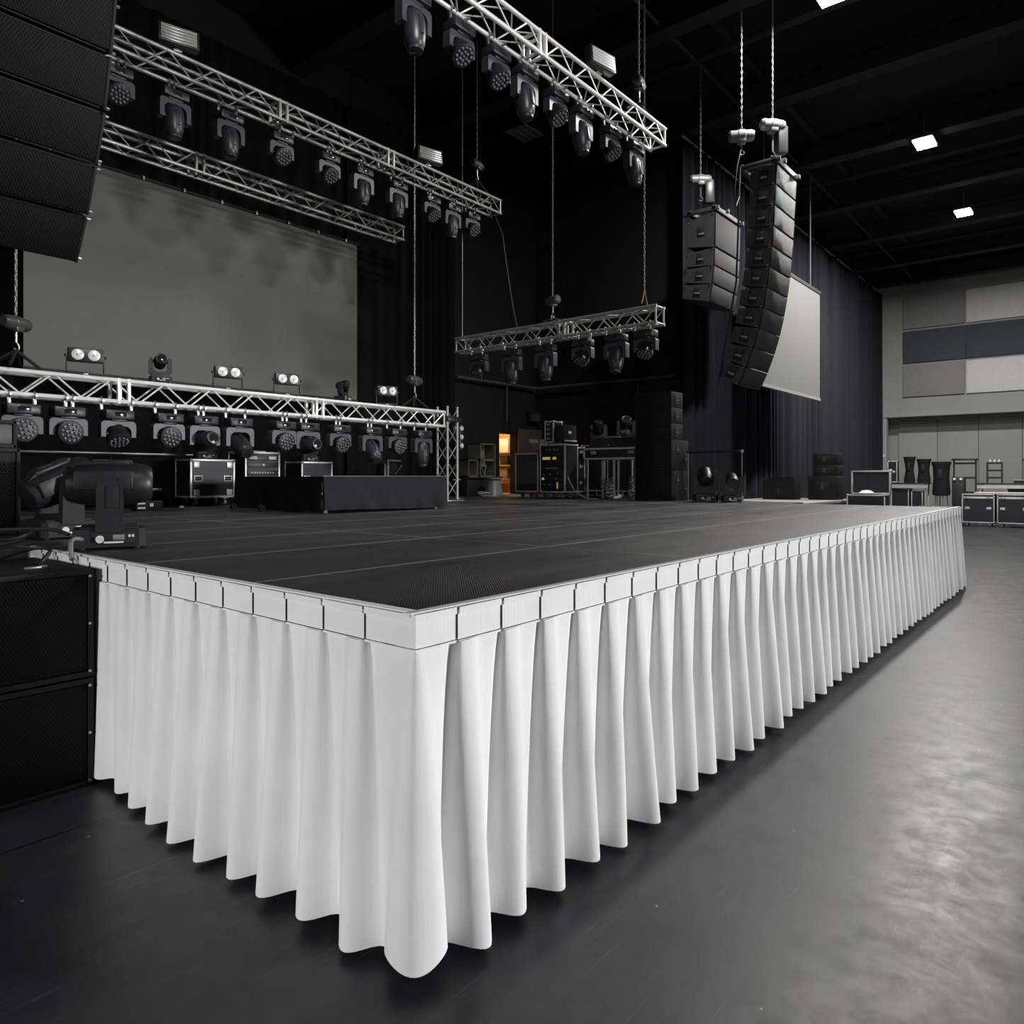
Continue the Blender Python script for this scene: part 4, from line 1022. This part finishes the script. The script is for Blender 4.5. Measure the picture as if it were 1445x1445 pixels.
# storeroom door leaf and contents
dl = MB().box((.46, 0, .80), (.92, .045, 1.60), bev=.005).build('door_2', 'leaf'); struct(dl); dl.location = (12.5, 9.74, SZ + .005); dl.rotation_euler = (0, 0, R(-8))
MB().tube([(.84, -.03, .78), (.84, -.08, .78), (.74, -.08, .78)], .012, 6).build('door_handle', 'steel', dl)
shf = thing('shelf_unit', 'warm lit wooden shelf unit inside the storeroom doorway', 'shelf', (13.30, 11.80, SZ), FX)
for x in (0, 1.5): MB().box((x, .25, .75), (.04, .5, 1.5)).build('upright', 'wood', shf)
for z in (.35, .72, 1.06): MB().box((.75, .25, z), (1.5, .5, .03)).build('shelf', 'wood', shf)
for i, (y, z, w, h, m, l) in enumerate(((11.28, .736, .30, .26, 'white', 'white box on the middle storeroom shelf, left'), (10.94, .736, .26, .24, 'case', 'dark box on the middle storeroom shelf, right'), (11.02, 1.076, .46, .36, 'paper', 'pale tilted box on the top storeroom shelf'), (11.3, .366, .2, .2, 'card', 'brown carton on the lower storeroom shelf, left'), (10.95, .366, .26, .26, 'cream', 'grey box on the lower storeroom shelf, right'))):
    q = thing('storage_box', l, 'box', (13.5, y, SZ + z)); MB().box((0, 0, h / 2), (.26, w, h), bev=.006).build('carton', m, q); MB().box((0, 0, h - .012), (.268, w + .008, .03), bev=.004).build('lid', m, q)
yb = MB().box((0, 0, .26), (.30, .03, .52), rot=RZ(R(20)), bev=.004).build('leaning_board', 'yellow'); tag(yb, 'yellow board standing just inside the storeroom doorway', 'board'); yb.location = (12.06, 10.16, SZ)
ybt = thing('storage_trolley', 'low orange trolley on the storeroom floor', 'trolley', (12.75, 10.6, SZ)); MB().box((0, 0, .27), (.5, .4, .03)).build('top', 'yellow', ybt)
for x in (-.2, .2): MB().box((x, 0, .13), (.03, .36, .25)).build('leg', 'wood', ybt)
l = bpy.data.lights.new('storeroom', 'POINT'); l.energy = 75; l.color = (1, .66, .34); l.shadow_soft_size = .15
o = bpy.data.objects.new('storeroom_light', l); C.objects.link(o); o.location = (12.6, 10.7, 3.0)
dv = thing('junction_box', 'dark grey box high on the wall above the storeroom door', 'junction box', (13.2, 9.72, 3.02)); MB().box((-.1, 0, 0), (.42, .14, .26), bev=.01).build('housing', 'cab', dv); MB().box((-.1, -.075, -.02), (.34, .01, .18)).build('lid', 'cabgrey', dv)

# ------------------------------------------------------------------ beyond the stage, right
ld = thing('side_landing', 'pale topped low platform beyond the right end of the stage', 'platform', (13.6, 3.15, 0)); 
MB().box((1.75, 1.0, .94), (3.5, 2.0, .06), bev=.004).build('deck', 'pgrey', ld)
for x in (.1, 3.4):
    for y in (.1, 1.9): MB().box((x, y, .455), (.06, .06, .91)).build('leg', 'steel', ld)
def gear_box(name, label, loc, w, d, h, holes, group=None, tilt=None):
    """speaker with its handled side toward -X and grille toward -Y"""
    t = thing(name, label, 'speaker', loc, 0, group)
    q = MB()
    if tilt: q.prism(tilt, 0, w, ax='x')
    else: q.box((w / 2, d / 2, h / 2), (w, d, h), bev=.012)
    q.build('cabinet', 'cab', t)
    MB().box((w / 2, -.004, h * .5), (w - .05, .01, h - .06), bev=.003).build('grille', 'grillefine', t)
    for (yy, zz, a_, c_) in holes:
        o = MB().box((-.002, yy, zz), (.008, a_, c_), bev=.003).build('handle_recess', 'matte', t); MB().box((-.008, yy, zz), (.012, a_ * .22, c_)).build('handle_bar', 'cabgrey', o)
    return t
g1 = gear_box('subwoofer', 'black subwoofer on the low platform beyond the stage, below two tops', (15.95, 3.22, .972), .62, .62, .55, [(.3, .32, .3, .18)])
gear_box('stacked_speaker', 'lower of two small speakers on the subwoofer beyond the stage', (15.98, 3.24, 1.524), .58, .5, .26, [(.25, .13, .3, .12)])
gear_box('stacked_speaker', 'upper of two small speakers on the subwoofer beyond the stage', (15.98, 3.24, 1.787), .58, .5, .26, [(.25, .13, .3, .12)])
gear_box('wedge_monitor', 'black sloped monitor speaker left of the stack beyond the stage', (15.6, 4.05, .972), .5, .72, .52, [(.36, .2, .16, .12)], tilt=[(0, 0), (.72, 0), (.72, .42), (.58, .52), (.0, .54)])
oc = flight_case('flight_case', 'silver edged flight case standing open with its lid raised', (16.15, 2.25, 0), .5, .8, 1.1, face='case', catches=False)
q = MB(); q.box((.52, .4, 1.37), (.05, .80, .50)); q.build('lid_panel', 'case', oc)
q = MB()
for y in (.0, .8): q.box((.49, y, 1.37), (.10, .035, .54), bev=.003)
for z in (1.12, 1.63): q.box((.49, .4, z), (.10, .82, .035), bev=.003)
q.build('lid_edging', 'edge', oc)
tag(MB().lathe([(0, .07), (.10, .06), (.17, .0)], T(16.36, 2.68, 1.135), 20, 1, 1.0).build('white_dome', 'white'), 'white domed cover peeking out of the open flight case', 'cover')
# two cases on the house floor
fc = []
for i, (y, l) in enumerate(((1.92, 'silver edged flight case on the house floor just past the skirt end'), (1.02, 'silver edged flight case on the house floor at the right picture edge'))):
    t = flight_case('flight_case', l, (24.4, y, 0), .84, .72, .98, -PI / 2, lid=.86, group='flight cases on the house floor')
    q = MB(); 
    for x in (.15, .69): q.box((x, -.01, .115 + .865 * .87), (.09, .016, .07), bev=.004)
    q.build('catch', 'steel', t)
tag(MB().box((24.7, .95, 1.02), (.6, 1.3, .03), bev=.008).build('pale_board', 'paper'), 'pale flat board lying across the right flight cases', 'board')
def work_table(label, x, y0, y1, z):
    t = thing('work_table', label, 'table', (x, y0, 0)); MB().box((0, (y1 - y0) / 2, z - .02), (.7, y1 - y0, .04), bev=.005).build('top', 'case', t)
    for yy in (.08, y1 - y0 - .08):
        for xx in (-.28, .28): MB().box((xx, yy, (z - .04) / 2), (.04, .04, z - .04)).build('leg', 'edge', t)
    MB().box((-.34, (y1 - y0) / 2, z - .12), (.03, y1 - y0, .10)).build('apron', 'edge', t)
work_table('silver edged work table behind the open flight case', 26.0, 3.05, 4.32, 1.30)
work_table('long black table in front of the far partition, right of the cart', 26.6, -.9, 1.75, 1.30)
def bundle(label, x, y, z, r, h, waist=.85, m='riser'):
    t = thing('wrapped_roll', label, 'wrapped roll', (x, y, z)); MB().lathe([(0, 0), (r * .95, 0), (r, h * .1), (r * waist, h * .5), (r * .95, h * .86), (r * 1.1, h * .95), (r * 1.08, h), (0, h * .985)], None, 18, 1, 1).build('cover', m, t)
    MB().box((-r * .9, 0, h * .62), (.03, r * .5, h * .3), bev=.01).build('pocket', 'matte', t)
bundle('left black wrapped roll standing on the silver edged work table', 26.05, 3.66, 1.302, .17, .88, .7)
bundle('right black wrapped roll standing on the silver edged work table', 26.1, 3.24, 1.302, .20, .80, .8)
bundle('squat black covered drum standing between work table and cart', 25.9, 2.70, 0.9, .26, 1.1, .88)
st2 = thing('drum_stand', 'metal stand under the squat black covered drum', 'stand', (25.9, 2.70, 0))
for k in range(4): MB().tube([(.16 * math.cos(k * PI / 2 + .4), .16 * math.sin(k * PI / 2 + .4), .88), (.24 * math.cos(k * PI / 2 + .4), .24 * math.sin(k * PI / 2 + .4), 0)], .016, 6).build('leg', 'steel', st2)
MB().lathe([(0, .88), (.2, .88), (.2, .897), (0, .897)], None, 16).build('top', 'matte', st2)
flight_case('flight_case', 'silver edged flight case tucked under the work table behind the open case', (25.72, 4.16, 0), .54, .6, 1.12, FX, catches=False)
flight_case('flight_case', 'dark flight case under the near half of the work table', (25.72, 3.55, 0), .34, .6, 1.05, FX, catches=False)
flight_case('flight_case', 'dark flight case under the long table, behind the pale board', (26.35, .95, 0), .9, .5, 1.15, FX, catches=False)
tcase = flight_case('equipment_case', 'black case with white labels left on the silver edged work table', (25.75, 4.28, 1.318), .30, .4, .72, -PI / 2, wheels=False, catches=False)
q = MB(); q.box((.1, -.004, .42), (.10, .006, .05)); q.box((.2, -.004, .36), (.06, .006, .06)); q.build('label_strip', 'white', tcase)
# leaning ladder-back frames
def frame(label, x, y, z, w, h, n=3, head=False):
    t = thing('open_rack', label, 'frame', (x, y, z))
    for yy in (0, w): MB().box((0, yy, h / 2), (.05, .05, h)).build('upright', 'black', t)
    for i in range(n): MB().box((0, w / 2, h * (.25 + .7 * i / (n - 1))), (.045, w, .06)).build('rung', 'black', t)
    if head:
        q = MB(); q.box((0, w / 2, h + .03), (.3, w + .12, .06), bev=.01); q.build('top_shelf', 'black2', t)
    else:
        q = MB()
        for k in range(3): q.box((0, w * (.2 + .3 * k), h + .04), (.05, .05, .08), bev=.01)
        q.build('knob', 'white', t)
frame('black open frame with a flat top, leftmost before the far partition', 26.6, 1.82, 0, .62, 2.05, 4, True)
frame('narrow black open frame with pale knobs on the long table', 26.75, 1.12, 1.302, .40, .68, 3)
frame('black open frame with a flat top standing on the long table at right edge', 26.75, -.1, 1.302, .62, .72, 3, True)
hb = thing('equipment_case', 'low black case on the long table before the far partition', 'case', (26.45, .52, 1.302)); MB().box((0, 0, .06), (.26, .5, .11), bev=.01).build('body', 'case', hb); MB().box((-.13, 0, .10), (.02, .5, .02)).build('edging', 'edge', hb)
ts = thing('lamp_trolley', 'black trolley with small pale lights between drum and frames', 'trolley', (25.9, 2.2, 0))
MB().box((0, 0, .85), (.4, .34, 1.3), bev=.01).build('body', 'case', ts)
for yy in (.10, -.08): MB().ball((-.21, yy, 1.42), .05, 8, 6).build('lamp', 'lamp', ts)
for xx in (-.16, .16):
    for yy in (-.13, .13): MB().tube([(xx, yy, 0), (xx, yy, .21)], .03, 8).build('leg', 'steel', ts)

# cables at the near left corner of the stage
cabs = [([(-.30, 2.82, 1.075), (-.15, 2.80, 1.12), (-.10, 2.68, 1.12), (-.2, 2.5, 1.072)], 'black cable loop drooping over the stage edge onto the upper subwoofer', 'cable'),
        ([(-.9, 3.1, 1.10), (-.5, 3.32, 1.16), (-.2, 3.22, 1.20), (.02, 3.08, 1.20), (.10, 3.0, 1.17)], 'thick cable running into the base of the nearest big moving head', 'cable'),
        ([(-.7, 2.7, 1.075), (-.45, 2.95, 1.105), (-.15, 3.35, 1.105), (.05, 3.62, 1.105)], 'black cable lying beside the upper subwoofer toward the back moving head', 'cable'),
        ([(-.06, 2.5, 1.075), (-.03, 2.6, 1.15), (.03, 2.72, 1.165), (.11, 2.84, 1.15)], 'grey cable arching up to the base of the nearest big moving head', 'greycable'),
        ([(-.55, 3.75, 1.10), (-.2, 3.85, 1.102), (.05, 3.80, 1.102), (.18, 3.86, 1.14)], 'black cable curving past the tall cabinet to the back moving head', 'cable')]
for P, l, m in cabs:
    # smooth the path a little
    V = [Vector(p) for p in P]; S = []
    for i in range(len(V) - 1):
        p0, p1, p2, p3 = V[max(0, i - 1)], V[i], V[i + 1], V[min(len(V) - 1, i + 2)]
        for k in range(6):
            u = k / 6; S.append(.5 * ((2 * p1) + (p2 - p0) * u + (2 * p0 - 5 * p1 + 4 * p2 - p3) * u * u + (3 * p1 - p0 - 3 * p2 + p3) * u ** 3))
    S.append(V[-1]); tag(MB().tube(S, .011, 6).build('loose_cable', m), l, 'cable')

# ------------------------------------------------------------------ light
def area(name, loc, target, sx, sy, power, col=(1, 1, 1), spread=180):
    l = bpy.data.lights.new(name, 'AREA'); l.shape = 'RECTANGLE'; l.size = sx; l.size_y = sy; l.energy = power; l.color = col; l.spread = R(spread)
    o = bpy.data.objects.new(name, l); C.objects.link(o); o.location = loc
    o.rotation_euler = (Vector(target) - Vector(loc)).to_track_quat('-Z', 'Y').to_euler(); return o
area('fill_light_front', (16, -21.5, 3), (0, 0, .5), 3, 2, 640, spread=60)  # unseen fill lamp, added to brighten the front run of the skirt
area('fill_light_side', (-9, 1.3, 2.1), (0, 1.0, .5), 2, 1.6, 52, spread=60)  # added out of view as fill for the left run of the skirt
area('house_light_high', (1, -4.5, 8.9), (4, 7.3, 2.6), 1.2, .8, 75, spread=52)
area('fill_light_low', (-6, -8, 2.0), (1, 0, .4), 3, 2, 16, spread=80)  # weak extra fill toward the stage corner, no real fitting
w = bpy.data.worlds.new('dim_hall'); bpy.context.scene.world = w; w.use_nodes = True
w.node_tree.nodes['Background'].inputs[0].default_value = (.9, .95, 1, 1); w.node_tree.nodes['Background'].inputs[1].default_value = .02

# ------------------------------------------------------------------ camera
cd = bpy.data.cameras.new('camera'); cd.sensor_width = 36; cd.lens = 1026 / 1445 * 36; cd.shift_y = -49.5 / 1445; cd.clip_end = 200
co = bpy.data.objects.new('camera', cd); C.objects.link(co); co.location = (-1.5, -1.61, 1.5)
co.rotation_euler = (PI / 2, 0, R(39.5) - PI / 2 )
bpy.context.scene.camera = co
vs = bpy.context.scene.view_settings; vs.view_transform = 'Standard'; vs.look = 'None'; vs.exposure = 0; vs.gamma = 1
